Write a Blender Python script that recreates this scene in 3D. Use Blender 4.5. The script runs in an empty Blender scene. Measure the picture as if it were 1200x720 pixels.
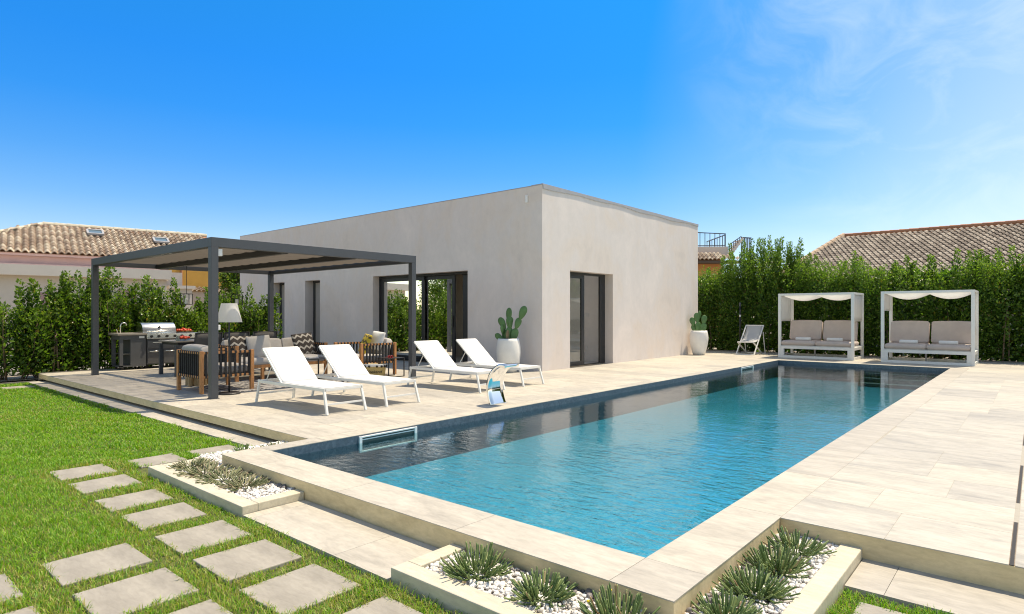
import bpy, bmesh, math, random
import numpy as np
from mathutils import Vector, Matrix
random.seed(7); RNG = np.random.default_rng(11)
PI = math.pi; R = math.radians
scene = bpy.context.scene
COL = scene.collection

# ------------------------------------------------------------------ helpers
def link(o):
    COL.objects.link(o); return o

def tag(o, label=None, cat=None, group=None, kind=None):
    if label: o['label'] = label
    if cat: o['category'] = cat
    if group: o['group'] = group
    if kind: o['kind'] = kind
    return o

def thing(name, label, cat, loc=(0, 0, 0), rz=0.0, group=None):
    o = link(bpy.data.objects.new(name, None))
    o.empty_display_size = 0.2
    o.location = loc; o.rotation_euler = (0, 0, rz)
    return tag(o, label, cat, group)

def kids(o):
    return [c for c in bpy.data.objects if c.parent == o]

def copy_tree(o, loc=None, rz=None, label=None, parent=None):
    c = o.copy(); link(c)
    if parent is not None: c.parent = parent
    if loc is not None: c.location = loc
    if rz is not None: c.rotation_euler = (0, 0, rz)
    if label: c['label'] = label
    for ch in kids(o): copy_tree(ch, parent=c)
    return c

class MB:
    """collects shapes and links them as ONE mesh object"""
    def __init__(s): s.v = []; s.f = []
    def add(s, vs, fs):
        n = len(s.v); s.v += [tuple(p) for p in vs]; s.f += [tuple(i + n for i in f) for f in fs]; return s
    def box(s, x0, x1, y0, y1, z0, z1):
        return s.add([(x0, y0, z0), (x1, y0, z0), (x1, y1, z0), (x0, y1, z0), (x0, y0, z1), (x1, y0, z1), (x1, y1, z1), (x0, y1, z1)],
                     [(0, 3, 2, 1), (4, 5, 6, 7), (0, 1, 5, 4), (1, 2, 6, 5), (2, 3, 7, 6), (3, 0, 4, 7)])
    def bar(s, p0, p1, w, h, up=(0, 0, 1)):
        """rectangular bar from p0 to p1: w across, h along up"""
        p0 = Vector(p0); p1 = Vector(p1); d = (p1 - p0).normalized(); up = Vector(up)
        if abs(d.dot(up)) > 0.98: up = Vector((0, 1, 0))
        a = d.cross(up).normalized(); b = a.cross(d).normalized()
        vs = []
        for p in (p0, p1):
            for i, j in ((-1, -1), (1, -1), (1, 1), (-1, 1)):
                vs.append(p + a * (i * w / 2) + b * (j * h / 2))
        return s.add(vs, [(3, 2, 1, 0), (4, 5, 6, 7), (0, 1, 5, 4), (1, 2, 6, 5), (2, 3, 7, 6), (3, 0, 4, 7)])
    def tube(s, pts, r, n=8, cap=True):
        pts = [Vector(p) for p in pts]; m = len(pts)
        rs = r if isinstance(r, (list, tuple)) else [r] * m
        vs = []; prev = None
        for i, p in enumerate(pts):
            d = (pts[min(i + 1, m - 1)] - pts[max(i - 1, 0)]).normalized()
            a = prev if prev is not None else (Vector((1, 0, 0)) if abs(d.x) < 0.9 else Vector((0, 1, 0)))
            a = (a - d * a.dot(d)).normalized(); prev = a; b = d.cross(a)
            for k in range(n):
                t = 2 * PI * k / n
                vs.append(p + (a * math.cos(t) + b * math.sin(t)) * rs[i])
        fs = []
        for i in range(m - 1):
            for k in range(n):
                k2 = (k + 1) % n
                fs.append((i * n + k, i * n + k2, (i + 1) * n + k2, (i + 1) * n + k))
        if cap:
            fs.append(tuple(range(n - 1, -1, -1))); fs.append(tuple((m - 1) * n + k for k in range(n)))
        return s.add(vs, fs)
    def lathe(s, prof, n=32, c=(0, 0, 0)):
        vs = []; fs = []
        for r, z in prof:
            for k in range(n):
                t = 2 * PI * k / n
                vs.append((c[0] + r * math.cos(t), c[1] + r * math.sin(t), c[2] + z))
        for i in range(len(prof) - 1):
            for k in range(n):
                k2 = (k + 1) % n
                fs.append((i * n + k, i * n + k2, (i + 1) * n + k2, (i + 1) * n + k))
        fs.append(tuple(range(n - 1, -1, -1))); fs.append(tuple((len(prof) - 1) * n + k for k in range(n)))
        return s.add(vs, fs)
    def grid(s, fn, nu, nv):
        vs = [fn(i / nu, j / nv) for j in range(nv + 1) for i in range(nu + 1)]
        fs = [(j * (nu + 1) + i, j * (nu + 1) + i + 1, (j + 1) * (nu + 1) + i + 1, (j + 1) * (nu + 1) + i) for j in range(nv) for i in range(nu)]
        return s.add(vs, fs)
    def ellipsoid(s, c, rx, ry, rz, m=None, nu=14, nv=9):
        vs = []; fs = []
        for j in range(nv + 1):
            ph = PI * j / nv
            for i in range(nu):
                t = 2 * PI * i / nu
                p = Vector((rx * math.sin(ph) * math.cos(t), ry * math.sin(ph) * math.sin(t), -rz * math.cos(ph)))
                if m is not None: p = m @ p
                vs.append(p + Vector(c))
        for j in range(nv):
            for i in range(nu):
                i2 = (i + 1) % nu
                fs.append((j * nu + i, j * nu + i2, (j + 1) * nu + i2, (j + 1) * nu + i))
        return s.add(vs, fs)
    def cushion(s, x0, x1, y0, y1, z0, z1, puff=0.03, m=None, n=8):
        """a rounded, slightly puffed pad"""
        cx, cy, cz = (x0 + x1) / 2, (y0 + y1) / 2, (z0 + z1) / 2
        hx, hy, hz = (x1 - x0) / 2, (y1 - y0) / 2, (z1 - z0) / 2
        vs = []; fs = []
        r = min(hx, hy, hz) * 0.55
        def sp(a, h):   # signed param to position, denser at the rim
            return math.copysign(abs(math.sin(a * PI / 2)), a) * h
        for sgn in (-1, 1):
            base = len(vs)
            for j in range(n + 1):
                for i in range(n + 1):
                    a = -1 + 2 * i / n; b = -1 + 2 * j / n
                    x = sp(a, hx); y = sp(b, hy)
                    e = max(abs(x) / hx, abs(y) / hy)
                    dx = hx - abs(x); dy = hy - abs(y); d = min(dx, dy)
                    drop = r * (1 - math.sqrt(max(0, 1 - (1 - min(d / r, 1)) ** 2)))
                    z = sgn * (hz - drop + puff * (1 - (x / hx) ** 2) * (1 - (y / hy) ** 2))
                    vs.append(Vector((x, y, z)))
            for j in range(n):
                for i in range(n):
                    q = (base + j * (n + 1) + i, base + j * (n + 1) + i + 1, base + (j + 1) * (n + 1) + i + 1, base + (j + 1) * (n + 1) + i)
                    fs.append(q if sgn > 0 else q[::-1])
        N = (n + 1) ** 2
        rim = [i for i in range(n)] + [j * (n + 1) + n for j in range(n)] + [n * (n + 1) + n - i for i in range(n)] + [(n - j) * (n + 1) for j in range(n)]
        for k in range(len(rim)):
            a, b = rim[k], rim[(k + 1) % len(rim)]
            fs.append((a, b, N + b, N + a))
        out = []
        for p in vs:
            if m is not None: p = m @ p
            out.append(p + Vector((cx, cy, cz)))
        return s.add(out, fs)
    def build(s, name, mat, parent=None, smooth=False, bevel=0.0, loc=None, solid=0.0, subd=0):
        me = bpy.data.meshes.new(name)
        me.from_pydata([tuple(p) for p in s.v], [], s.f); me.update()
        o = link(bpy.data.objects.new(name, me))
        if mat is not None: me.materials.append(mat)
        if smooth: me.polygons.foreach_set('use_smooth', [True] * len(me.polygons))
        if parent is not None: o.parent = parent
        if loc is not None: o.location = loc
        if solid:
            md = o.modifiers.new('thick', 'SOLIDIFY'); md.thickness = solid; md.offset = 0
        if bevel:
            md = o.modifiers.new('edge', 'BEVEL'); md.width = bevel; md.segments = 2; md.limit_method = 'ANGLE'; md.angle_limit = R(40)
        if subd:
            md = o.modifiers.new('sub', 'SUBSURF'); md.levels = subd; md.render_levels = subd
        return o

def np_mesh(name, V, nper, faces_per, mat, parent=None, tone=None, smooth=False):
    """many equal little pieces: V is (count, nper, 3), faces_per is a list of index tuples inside one piece"""
    cnt = V.shape[0]
    me = bpy.data.meshes.new(name)
    me.vertices.add(cnt * nper)
    me.vertices.foreach_set('co', np.ascontiguousarray(V, dtype=np.float32).ravel())
    sizes = [len(f) for f in faces_per]; flat = np.concatenate([np.array(f) for f in faces_per])
    loops = (flat[None, :] + (np.arange(cnt) * nper)[:, None]).ravel().astype(np.int32)
    me.loops.add(len(loops)); me.loops.foreach_set('vertex_index', loops)
    st = np.concatenate([[0], np.cumsum(sizes)[:-1]])
    starts = (st[None, :] + (np.arange(cnt) * sum(sizes))[:, None]).ravel().astype(np.int32)
    me.polygons.add(len(starts)); me.polygons.foreach_set('loop_start', starts)
    if smooth: me.polygons.foreach_set('use_smooth', np.ones(len(starts), dtype=bool))
    if tone is not None:
        at = me.attributes.new('tone', 'FLOAT', 'POINT')
        at.data.foreach_set('value', np.repeat(tone, nper).astype(np.float32))
    me.update(calc_edges=True)
    me.materials.append(mat)
    o = link(bpy.data.objects.new(name, me))
    if parent is not None: o.parent = parent
    return o

# ------------------------------------------------------------------ materials
def new_mat(name):
    m = bpy.data.materials.new(name); m.use_nodes = True
    nt = m.node_tree; b = nt.nodes['Principled BSDF']
    return m, nt, b

def N(nt, t, **kw):
    n = nt.nodes.new(t)
    for k, v in kw.items():
        if k in n.inputs.keys(): n.inputs[k].default_value = v
        else: setattr(n, k, v)
    return n

def mixc(nt, fac, a, b, mode='MIX'):
    n = nt.nodes.new('ShaderNodeMix'); n.data_type = 'RGBA'; n.blend_type = mode
    for sock, v in ((n.inputs[0], fac), (n.inputs[6], a), (n.inputs[7], b)):
        if isinstance(v, (int, float)): sock.default_value = v
        elif isinstance(v, tuple): sock.default_value = (*v[:3], 1)
        else: nt.links.new(v, sock)
    return n.outputs[2]

def ramp(nt, src, stops):
    r = nt.nodes.new('ShaderNodeValToRGB'); e = r.color_ramp.elements
    while len(e) < len(stops): e.new(0.5)
    for k, (p, c) in enumerate(stops):
        e[k].position = p; e[k].color = (*c, 1) if isinstance(c, tuple) else (c, c, c, 1)
    nt.links.new(src, r.inputs[0]); return r.outputs[0]

def pmat(name, col, rough=0.5, metal=0.0, var=0.12, scale=6.0, bump=0.0, bscale=80.0, spec=0.5, stretch=(1, 1, 1)):
    m, nt, b = new_mat(name)
    tc = N(nt, 'ShaderNodeTexCoord'); mp = N(nt, 'ShaderNodeMapping'); mp.inputs['Scale'].default_value = stretch
    nt.links.new(tc.outputs['Object'], mp.inputs['Vector'])
    nz = N(nt, 'ShaderNodeTexNoise', Scale=scale, Detail=5.0, Roughness=0.6)
    nt.links.new(mp.outputs['Vector'], nz.inputs['Vector'])
    c0 = tuple(max(0, x * (1 - var)) for x in col); c1 = tuple(min(1, x * (1 + var)) for x in col)
    nt.links.new(ramp(nt, nz.outputs['Fac'], [(0.3, c0), (0.7, c1)]), b.inputs['Base Color'])
    b.inputs['Roughness'].default_value = rough; b.inputs['Metallic'].default_value = metal
    b.inputs['Specular IOR Level'].default_value = spec
    if bump:
        n2 = N(nt, 'ShaderNodeTexNoise', Scale=bscale, Detail=4.0)
        nt.links.new(mp.outputs['Vector'], n2.inputs['Vector'])
        bp = N(nt, 'ShaderNodeBump', Strength=bump, Distance=0.01)
        nt.links.new(n2.outputs['Fac'], bp.inputs['Height']); nt.links.new(bp.outputs['Normal'], b.inputs['Normal'])
    return m

def stone_mat(name, c_dark, c_mid, c_lite, island=0.17, rough=0.6, grime=0.0):
    """veined limestone slabs: every slab (mesh island) has its own tone and its own veins"""
    m, nt, b = new_mat(name)
    geo = N(nt, 'ShaderNodeNewGeometry'); tc = N(nt, 'ShaderNodeTexCoord')
    rnd = geo.outputs['Random Per Island']
    off = N(nt, 'ShaderNodeVectorMath', operation='MULTIPLY_ADD')
    comb = N(nt, 'ShaderNodeCombineXYZ')
    for k in range(3): nt.links.new(rnd, comb.inputs[k])
    nt.links.new(comb.outputs[0], off.inputs[0]); off.inputs[1].default_value = (37, 61, 23)
    nt.links.new(tc.outputs['Object'], off.inputs[2])
    mp = N(nt, 'ShaderNodeMapping'); mp.inputs['Scale'].default_value = (3.2, 0.9, 2.5); mp.inputs['Rotation'].default_value = (0, 0, R(8))
    nt.links.new(off.outputs[0], mp.inputs['Vector'])
    n1 = N(nt, 'ShaderNodeTexNoise', Scale=1.6, Detail=9.0, Roughness=0.62, Distortion=0.9)
    nt.links.new(mp.outputs['Vector'], n1.inputs['Vector'])
    n2 = N(nt, 'ShaderNodeTexNoise', Scale=11.0, Detail=6.0, Roughness=0.7, Distortion=0.4)
    nt.links.new(mp.outputs['Vector'], n2.inputs['Vector'])
    base = ramp(nt, n1.outputs['Fac'], [(0.30, c_dark), (0.47, c_mid), (0.64, c_lite)])
    fine = ramp(nt, n2.outputs['Fac'], [(0.32, 0.86), (0.6, 1.05)])
    c = mixc(nt, 1.0, base, fine, 'MULTIPLY')
    tone = ramp(nt, rnd, [(0.0, (1 - island, 1 - island * 0.95, 1 - island * 0.8)), (0.55, (1, 1, 1)), (1.0, (1 + island * 0.25, 1 + island * 0.22, 1 + island * 0.1))])
    c = mixc(nt, 1.0, c, tone, 'MULTIPLY')
    if grime:
        n3 = N(nt, 'ShaderNodeTexNoise', Scale=2.3, Detail=7.0, Roughness=0.7)
        nt.links.new(tc.outputs['Object'], n3.inputs['Vector'])
        c = mixc(nt, ramp(nt, n3.outputs['Fac'], [(0.5, 0.0), (0.75, grime)]), c, (0.30, 0.25, 0.17))
    nt.links.new(c, b.inputs['Base Color'])
    b.inputs['Roughness'].default_value = rough; b.inputs['Specular IOR Level'].default_value = 0.35
    bp = N(nt, 'ShaderNodeBump', Strength=0.12, Distance=0.004)
    nt.links.new(n2.outputs['Fac'], bp.inputs['Height']); nt.links.new(bp.outputs['Normal'], b.inputs['Normal'])
    return m

def leaf_mat(name, c_dark, c_mid, c_lite, c_new, rough=0.34, trans=0.46, dead=None):
    m, nt, b = new_mat(name)
    geo = N(nt, 'ShaderNodeNewGeometry'); at = N(nt, 'ShaderNodeAttribute', attribute_name='tone')
    stops = [(0.0, c_dark), (0.5, c_mid), (0.93, c_lite)]
    if dead: stops.append((0.965, dead))
    c = ramp(nt, geo.outputs['Random Per Island'], stops)
    c = mixc(nt, at.outputs['Fac'], c, c_new)
    nt.links.new(c, b.inputs['Base Color'])
    b.inputs['Roughness'].default_value = rough; b.inputs['Specular IOR Level'].default_value = 0.45
    tr = N(nt, 'ShaderNodeBsdfTranslucent')
    cc = mixc(nt, 1.0, c, (1.25, 1.35, 0.6), 'MULTIPLY'); nt.links.new(cc, tr.inputs['Color'])
    mx = N(nt, 'ShaderNodeMixShader', Fac=trans)
    nt.links.new(b.outputs[0], mx.inputs[1]); nt.links.new(tr.outputs[0], mx.inputs[2])
    nt.links.new(mx.outputs[0], nt.nodes['Material Output'].inputs['Surface'])
    return m

M = {}
M['stone'] = stone_mat('limestone', (0.365, 0.335, 0.285), (0.455, 0.417, 0.352), (0.51, 0.468, 0.395))
M['stone_r'] = stone_mat('limestone_grey_vein', (0.34, 0.322, 0.288), (0.445, 0.416, 0.358), (0.51, 0.474, 0.407), island=0.17)
M['step_stone'] = stone_mat('stepping_limestone', (0.29, 0.262, 0.215), (0.34, 0.308, 0.255), (0.385, 0.35, 0.29), island=0.10)
M['stone_side'] = stone_mat('limestone_render', (0.54, 0.43, 0.25), (0.66, 0.535, 0.32), (0.72, 0.59, 0.37), island=0.05, grime=0.25)
M['curb'] = stone_mat('curb_stone', (0.50, 0.455, 0.35), (0.56, 0.51, 0.395), (0.60, 0.545, 0.43), island=0.04, grime=0.15)
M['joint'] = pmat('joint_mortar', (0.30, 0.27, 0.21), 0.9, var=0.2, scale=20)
M['plaster'] = None
M['metal_dark'] = pmat('anthracite_metal', (0.055, 0.062, 0.075), 0.42, 0.0, var=0.06, bump=0.02, bscale=300)
M['metal_black'] = pmat('black_metal', (0.02, 0.02, 0.022), 0.45, var=0.1)
M['frame_dark'] = pmat('window_frame_metal', (0.022, 0.024, 0.028), 0.4, var=0.08)
M['white_metal'] = pmat('white_painted_metal', (0.74, 0.74, 0.72), 0.35, var=0.03)
M['white_plastic'] = pmat('white_plastic', (0.78, 0.78, 0.77), 0.4, var=0.03)
M['pot'] = pmat('white_pot_glaze', (0.76, 0.75, 0.72), 0.45, var=0.04, scale=9, bump=0.03, bscale=40)
M['teak'] = pmat('teak_wood', (0.46, 0.21, 0.078), 0.5, var=0.3, scale=7, stretch=(6, 6, 1), bump=0.05)
M['rope'] = pmat('black_rope', (0.018, 0.018, 0.02), 0.75, var=0.2, bump=0.3, bscale=200)
M['grey_fabric'] = pmat('grey_cushion_fabric', (0.46, 0.44, 0.425), 0.9, var=0.08, bump=0.12, bscale=500)
M['taupe_fabric'] = pmat('taupe_cushion_fabric', (0.52, 0.44, 0.40), 0.9, var=0.06, bump=0.12, bscale=500)
M['white_fabric'] = pmat('white_fabric', (0.80, 0.79, 0.77), 0.85, var=0.03, bump=0.08, bscale=300)
M['mesh_fabric'] = pmat('dark_mesh_fabric', (0.10, 0.095, 0.095), 0.7, var=0.1, bump=0.1, bscale=400)
M['slate'] = pmat('slate_counter', (0.28, 0.25, 0.22), 0.35, var=0.12)
M['cabinet'] = pmat('grey_cabinet_paint', (0.085, 0.088, 0.095), 0.45, var=0.06)
M['steel'] = pmat('brushed_steel', (0.72, 0.72, 0.70), 0.24, 1.0, var=0.05, stretch=(1, 1, 30), bump=0.02)
M['chrome'] = pmat('polished_steel', (0.86, 0.86, 0.85), 0.035, 1.0, var=0.02)
M['bark'] = pmat('bark', (0.15, 0.105, 0.07), 0.9, var=0.35, scale=18, bump=0.4, bscale=60)
M['cactus'] = pmat('cactus_skin', (0.065, 0.155, 0.045), 0.5, var=0.25, scale=10, bump=0.12, bscale=90)
M['cactus_dry'] = pmat('cactus_dry_skin', (0.22, 0.16, 0.08), 0.6, var=0.3, scale=12)
M['soil'] = pmat('dark_soil', (0.06, 0.045, 0.03), 0.95, var=0.4, scale=40, bump=0.6, bscale=60)
M['ground'] = pmat('dry_ground', (0.34, 0.29, 0.22), 0.95, var=0.25, scale=2.0, bump=0.3, bscale=30)
M['lawn_soil'] = pmat('lawn_thatch', (0.085, 0.10, 0.022), 0.95, var=0.6, scale=22, bump=0.4, bscale=60)
M['wood_log'] = pmat('log_wood', (0.34, 0.24, 0.13), 0.7, var=0.45, scale=14, stretch=(6, 6, 0.4), bump=0.2, bscale=30)
M['straw'] = pmat('straw_weave', (0.52, 0.38, 0.15), 0.8, var=0.25, scale=30, stretch=(1, 1, 4), bump=0.5, bscale=120)
M['red'] = pmat('red_glossy', (0.55, 0.03, 0.03), 0.3, var=0.15)
M['tomato'] = pmat('tomato_skin', (0.60, 0.07, 0.025), 0.3, var=0.35, scale=14)
M['orange_juice'] = pmat('orange_juice', (0.80, 0.36, 0.02), 0.15, var=0.08)
M['ink'] = pmat('black_ink', (0.015, 0.013, 0.012), 0.7, var=0.1)
M['interior'] = pmat('interior_paint', (0.82, 0.80, 0.77), 0.8, var=0.03)
M['interior_brown'] = pmat('interior_wardrobe', (0.46, 0.385, 0.31), 0.6, var=0.08)
M['inner_floor'] = pmat('interior_tile', (0.58, 0.54, 0.48), 0.35, var=0.08)
M['pink_wall'] = pmat('pink_render', (0.62, 0.44, 0.42), 0.9, var=0.06, scale=2)
M['cream_wall'] = pmat('cream_render', (0.66, 0.60, 0.53), 0.9, var=0.05, scale=2)
M['ochre_wall'] = pmat('ochre_render', (0.62, 0.36, 0.08), 0.9, var=0.08, scale=2)
M['orange_wall'] = pmat('orange_render', (0.58, 0.27, 0.10), 0.9, var=0.08, scale=2)
M['terracotta'] = pmat('terracotta', (0.42, 0.19, 0.10), 0.85, var=0.2, scale=6)
M['flash'] = pmat('zinc_flashing', (0.36, 0.36, 0.38), 0.5, 0.0, var=0.08)
M['leaf'] = leaf_mat('laurel_leaf', (0.028, 0.074, 0.014), (0.085, 0.185, 0.026), (0.20, 0.325, 0.048), (0.31, 0.45, 0.065), dead=(0.14, 0.12, 0.03))
M['leaf_l'] = leaf_mat('young_laurel_leaf', (0.025, 0.065, 0.013), (0.075, 0.16, 0.022), (0.18, 0.29, 0.04), (0.29, 0.42, 0.07), dead=(0.2, 0.17, 0.05))
M['blade'] = leaf_mat('grass_blade', (0.055, 0.185, 0.008), (0.165, 0.37, 0.015), (0.33, 0.50, 0.045), (0.40, 0.35, 0.11), rough=0.5, trans=0.42, dead=(0.33, 0.27, 0.10))
M['succ'] = leaf_mat('succulent_stem', (0.075, 0.13, 0.04), (0.14, 0.215, 0.07), (0.26, 0.33, 0.12), (0.42, 0.28, 0.16), rough=0.55, trans=0.1)
M['succ_dry'] = leaf_mat('dry_succulent_stem', (0.10, 0.13, 0.055), (0.21, 0.23, 0.11), (0.38, 0.36, 0.21), (0.36, 0.25, 0.18), rough=0.6, trans=0.1)

def plaster():
    m, nt, b = new_mat('smooth_plaster')
    tc = N(nt, 'ShaderNodeTexCoord')
    mp = N(nt, 'ShaderNodeMapping'); mp.inputs['Scale'].default_value = (1.0, 1.0, 0.7)
    nt.links.new(tc.outputs['Object'], mp.inputs['Vector'])
    n1 = N(nt, 'ShaderNodeTexNoise', Scale=0.9, Detail=8.0, Roughness=0.62, Distortion=0.5); nt.links.new(mp.outputs['Vector'], n1.inputs['Vector'])
    n2 = N(nt, 'ShaderNodeTexNoise', Scale=7.0, Detail=6.0, Roughness=0.65); nt.links.new(mp.outputs['Vector'], n2.inputs['Vector'])
    c = ramp(nt, n1.outputs['Fac'], [(0.28, (0.66, 0.59, 0.55)), (0.42, (0.74, 0.655, 0.60)), (0.52, (0.73, 0.665, 0.635)), (0.7, (0.80, 0.72, 0.68))])
    f = ramp(nt, n2.outputs['Fac'], [(0.3, 0.94), (0.7, 1.0)])
    ms = N(nt, 'ShaderNodeMapping'); ms.inputs['Scale'].default_value = (2.2, 2.2, 0.22); nt.links.new(tc.outputs['Object'], ms.inputs['Vector'])
    n4 = N(nt, 'ShaderNodeTexNoise', Scale=1.0, Detail=5.0, Roughness=0.6); nt.links.new(ms.outputs['Vector'], n4.inputs['Vector'])
    c = mixc(nt, 1.0, c, ramp(nt, n4.outputs['Fac'], [(0.30, 0.975), (0.55, 1.0)]), 'MULTIPLY')
    nt.links.new(mixc(nt, 1.0, c, f, 'MULTIPLY'), b.inputs['Base Color'])
    b.inputs['Roughness'].default_value = 0.75; b.inputs['Specular IOR Level'].default_value = 0.25
    n3 = N(nt, 'ShaderNodeTexNoise', Scale=3.0, Detail=7.0, Roughness=0.6); nt.links.new(mp.outputs['Vector'], n3.inputs['Vector'])
    bp = N(nt, 'ShaderNodeBump', Strength=0.10, Distance=0.02)
    nt.links.new(n3.outputs['Fac'], bp.inputs['Height']); nt.links.new(bp.outputs['Normal'], b.inputs['Normal'])
    return m
M['plaster'] = plaster()

def textilene():
    m, nt, b = new_mat('white_mesh_sling')
    b.inputs['Base Color'].default_value = (0.80, 0.80, 0.79, 1); b.inputs['Roughness'].default_value = 0.7
    tc = N(nt, 'ShaderNodeTexCoord'); w = N(nt, 'ShaderNodeTexNoise', Scale=420.0, Detail=2.0)
    nt.links.new(tc.outputs['Object'], w.inputs['Vector'])
    c = ramp(nt, w.outputs['Fac'], [(0.3, 0.74), (0.7, 0.83)]); nt.links.new(c, b.inputs['Base Color'])
    tr = N(nt, 'ShaderNodeBsdfTranslucent'); tr.inputs['Color'].default_value = (0.8, 0.8, 0.79, 1)
    mx = N(nt, 'ShaderNodeMixShader', Fac=0.2)
    nt.links.new(b.outputs[0], mx.inputs[1]); nt.links.new(tr.outputs[0], mx.inputs[2])
    nt.links.new(mx.outputs[0], nt.nodes['Material Output'].inputs['Surface'])
    return m
M['sling'] = textilene()

def cloth_through(name, col, fac):
    m, nt, b = new_mat(name)
    b.inputs['Roughness'].default_value = 0.85
    tc = N(nt, 'ShaderNodeTexCoord'); w = N(nt, 'ShaderNodeTexNoise', Scale=3.0, Detail=5.0)
    nt.links.new(tc.outputs['Object'], w.inputs['Vector'])
    c = ramp(nt, w.outputs['Fac'], [(0.3, tuple(x * 0.94 for x in col)), (0.7, col)]); nt.links.new(c, b.inputs['Base Color'])
    tr = N(nt, 'ShaderNodeBsdfTranslucent'); nt.links.new(c, tr.inputs['Color'])
    mx = N(nt, 'ShaderNodeMixShader', Fac=fac)
    nt.links.new(b.outputs[0], mx.inputs[1]); nt.links.new(tr.outputs[0], mx.inputs[2])
    nt.links.new(mx.outputs[0], nt.nodes['Material Output'].inputs['Surface'])
    return m
def screen_fabric():
    """open-weave sunscreen: lets light through square to the cloth, closes up at a slant as woven yarns do"""
    m = cloth_through('awning_fabric', (0.185, 0.158, 0.132), 0.30); nt = m.node_tree
    out = nt.nodes['Material Output']; base = out.inputs['Surface'].links[0].from_socket
    lw = N(nt, 'ShaderNodeLayerWeight', Blend=0.5); f = ramp(nt, lw.outputs['Facing'], [(0.0, 0.54), (0.25, 0.48), (0.60, 0.0)])
    tr = N(nt, 'ShaderNodeBsdfTransparent'); tr.inputs['Color'].default_value = (1, .96, .90, 1)
    mx = N(nt, 'ShaderNodeMixShader'); nt.links.new(f, mx.inputs[0]); nt.links.new(base, mx.inputs[1]); nt.links.new(tr.outputs[0], mx.inputs[2])
    nt.links.new(mx.outputs[0], out.inputs['Surface']); return m
M['awning'] = screen_fabric()
M['sheer'] = cloth_through('sheer_white_fabric', (0.88, 0.87, 0.85), 0.52)
M['curtain'] = cloth_through('curtain_fabric', (0.62, 0.64, 0.64), 0.3)

def glass_pane(name='window_glass', refl=1.0):
    m, nt, b = new_mat(name); nt.nodes.remove(b)
    fr = N(nt, 'ShaderNodeFresnel', IOR=1.6)
    ad = N(nt, 'ShaderNodeMath', operation='MULTIPLY_ADD'); ad.inputs[1].default_value = 1.15 * refl; ad.inputs[2].default_value = 0.05 * refl; ad.use_clamp = True
    nt.links.new(fr.outputs[0], ad.inputs[0])
    tr = N(nt, 'ShaderNodeBsdfTransparent'); tr.inputs['Color'].default_value = (0.84, 0.90, 0.89, 1)
    gl = N(nt, 'ShaderNodeBsdfGlossy', Roughness=0.004); gl.inputs['Color'].default_value = (0.95, 0.97, 0.96, 1)
    mx = N(nt, 'ShaderNodeMixShader'); nt.links.new(ad.outputs[0], mx.inputs[0])
    nt.links.new(tr.outputs[0], mx.inputs[1]); nt.links.new(gl.outputs[0], mx.inputs[2])
    nt.links.new(mx.outputs[0], nt.nodes['Material Output'].inputs['Surface'])
    return m
M['glass'] = glass_pane()
M['clear'] = glass_pane('clear_tableware', 0.6)

def zigzag(name, c0, c1):
    m, nt, b = new_mat(name); b.inputs['Roughness'].default_value = 0.9
    tc = N(nt, 'ShaderNodeTexCoord'); sp = N(nt, 'ShaderNodeSeparateXYZ'); nt.links.new(tc.outputs['Object'], sp.inputs[0])
    pp = N(nt, 'ShaderNodeMath', operation='PINGPONG'); pp.inputs[1].default_value = 0.07; nt.links.new(sp.outputs['X'], pp.inputs[0])
    s = N(nt, 'ShaderNodeMath', operation='MULTIPLY_ADD'); s.inputs[1].default_value = 0.8; nt.links.new(pp.outputs[0], s.inputs[0]); nt.links.new(sp.outputs['Z'], s.inputs[2])
    md = N(nt, 'ShaderNodeMath', operation='PINGPONG'); md.inputs[1].default_value = 0.065; nt.links.new(s.outputs[0], md.inputs[0])
    g = N(nt, 'ShaderNodeMath', operation='GREATER_THAN'); g.inputs[1].default_value = 0.043; nt.links.new(md.outputs[0], g.inputs[0])
    nt.links.new(mixc(nt, g.outputs[0], c0, c1), b.inputs['Base Color'])
    return m
M['zigzag'] = zigzag('zigzag_weave', (0.045, 0.036, 0.032), (0.42, 0.39, 0.35))
M['yellow_weave'] = zigzag('yellow_zigzag_weave', (0.62, 0.46, 0.05), (0.10, 0.08, 0.05))

def rug_mat():
    m, nt, b = new_mat('patterned_rug'); b.inputs['Roughness'].default_value = 0.95
    tc = N(nt, 'ShaderNodeTexCoord')
    v = N(nt, 'ShaderNodeTexVoronoi', Scale=4.5, feature='DISTANCE_TO_EDGE'); nt.links.new(tc.outputs['Object'], v.inputs['Vector'])
    w = N(nt, 'ShaderNodeTexWave', Scale=3.0, Distortion=5.0); nt.links.new(tc.outputs['Object'], w.inputs['Vector'])
    a = ramp(nt, v.outputs['Distance'], [(0.05, 1.0), (0.10, 0.0)])
    c = mixc(nt, a, (0.075, 0.075, 0.08), (0.46, 0.44, 0.41))
    c2 = mixc(nt, ramp(nt, w.outputs['Fac'], [(0.80, 0.0), (0.86, 1.0)]), c, (0.45, 0.43, 0.40))
    nt.links.new(c2, b.inputs['Base Color']); return m
M['rug'] = rug_mat()

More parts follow.
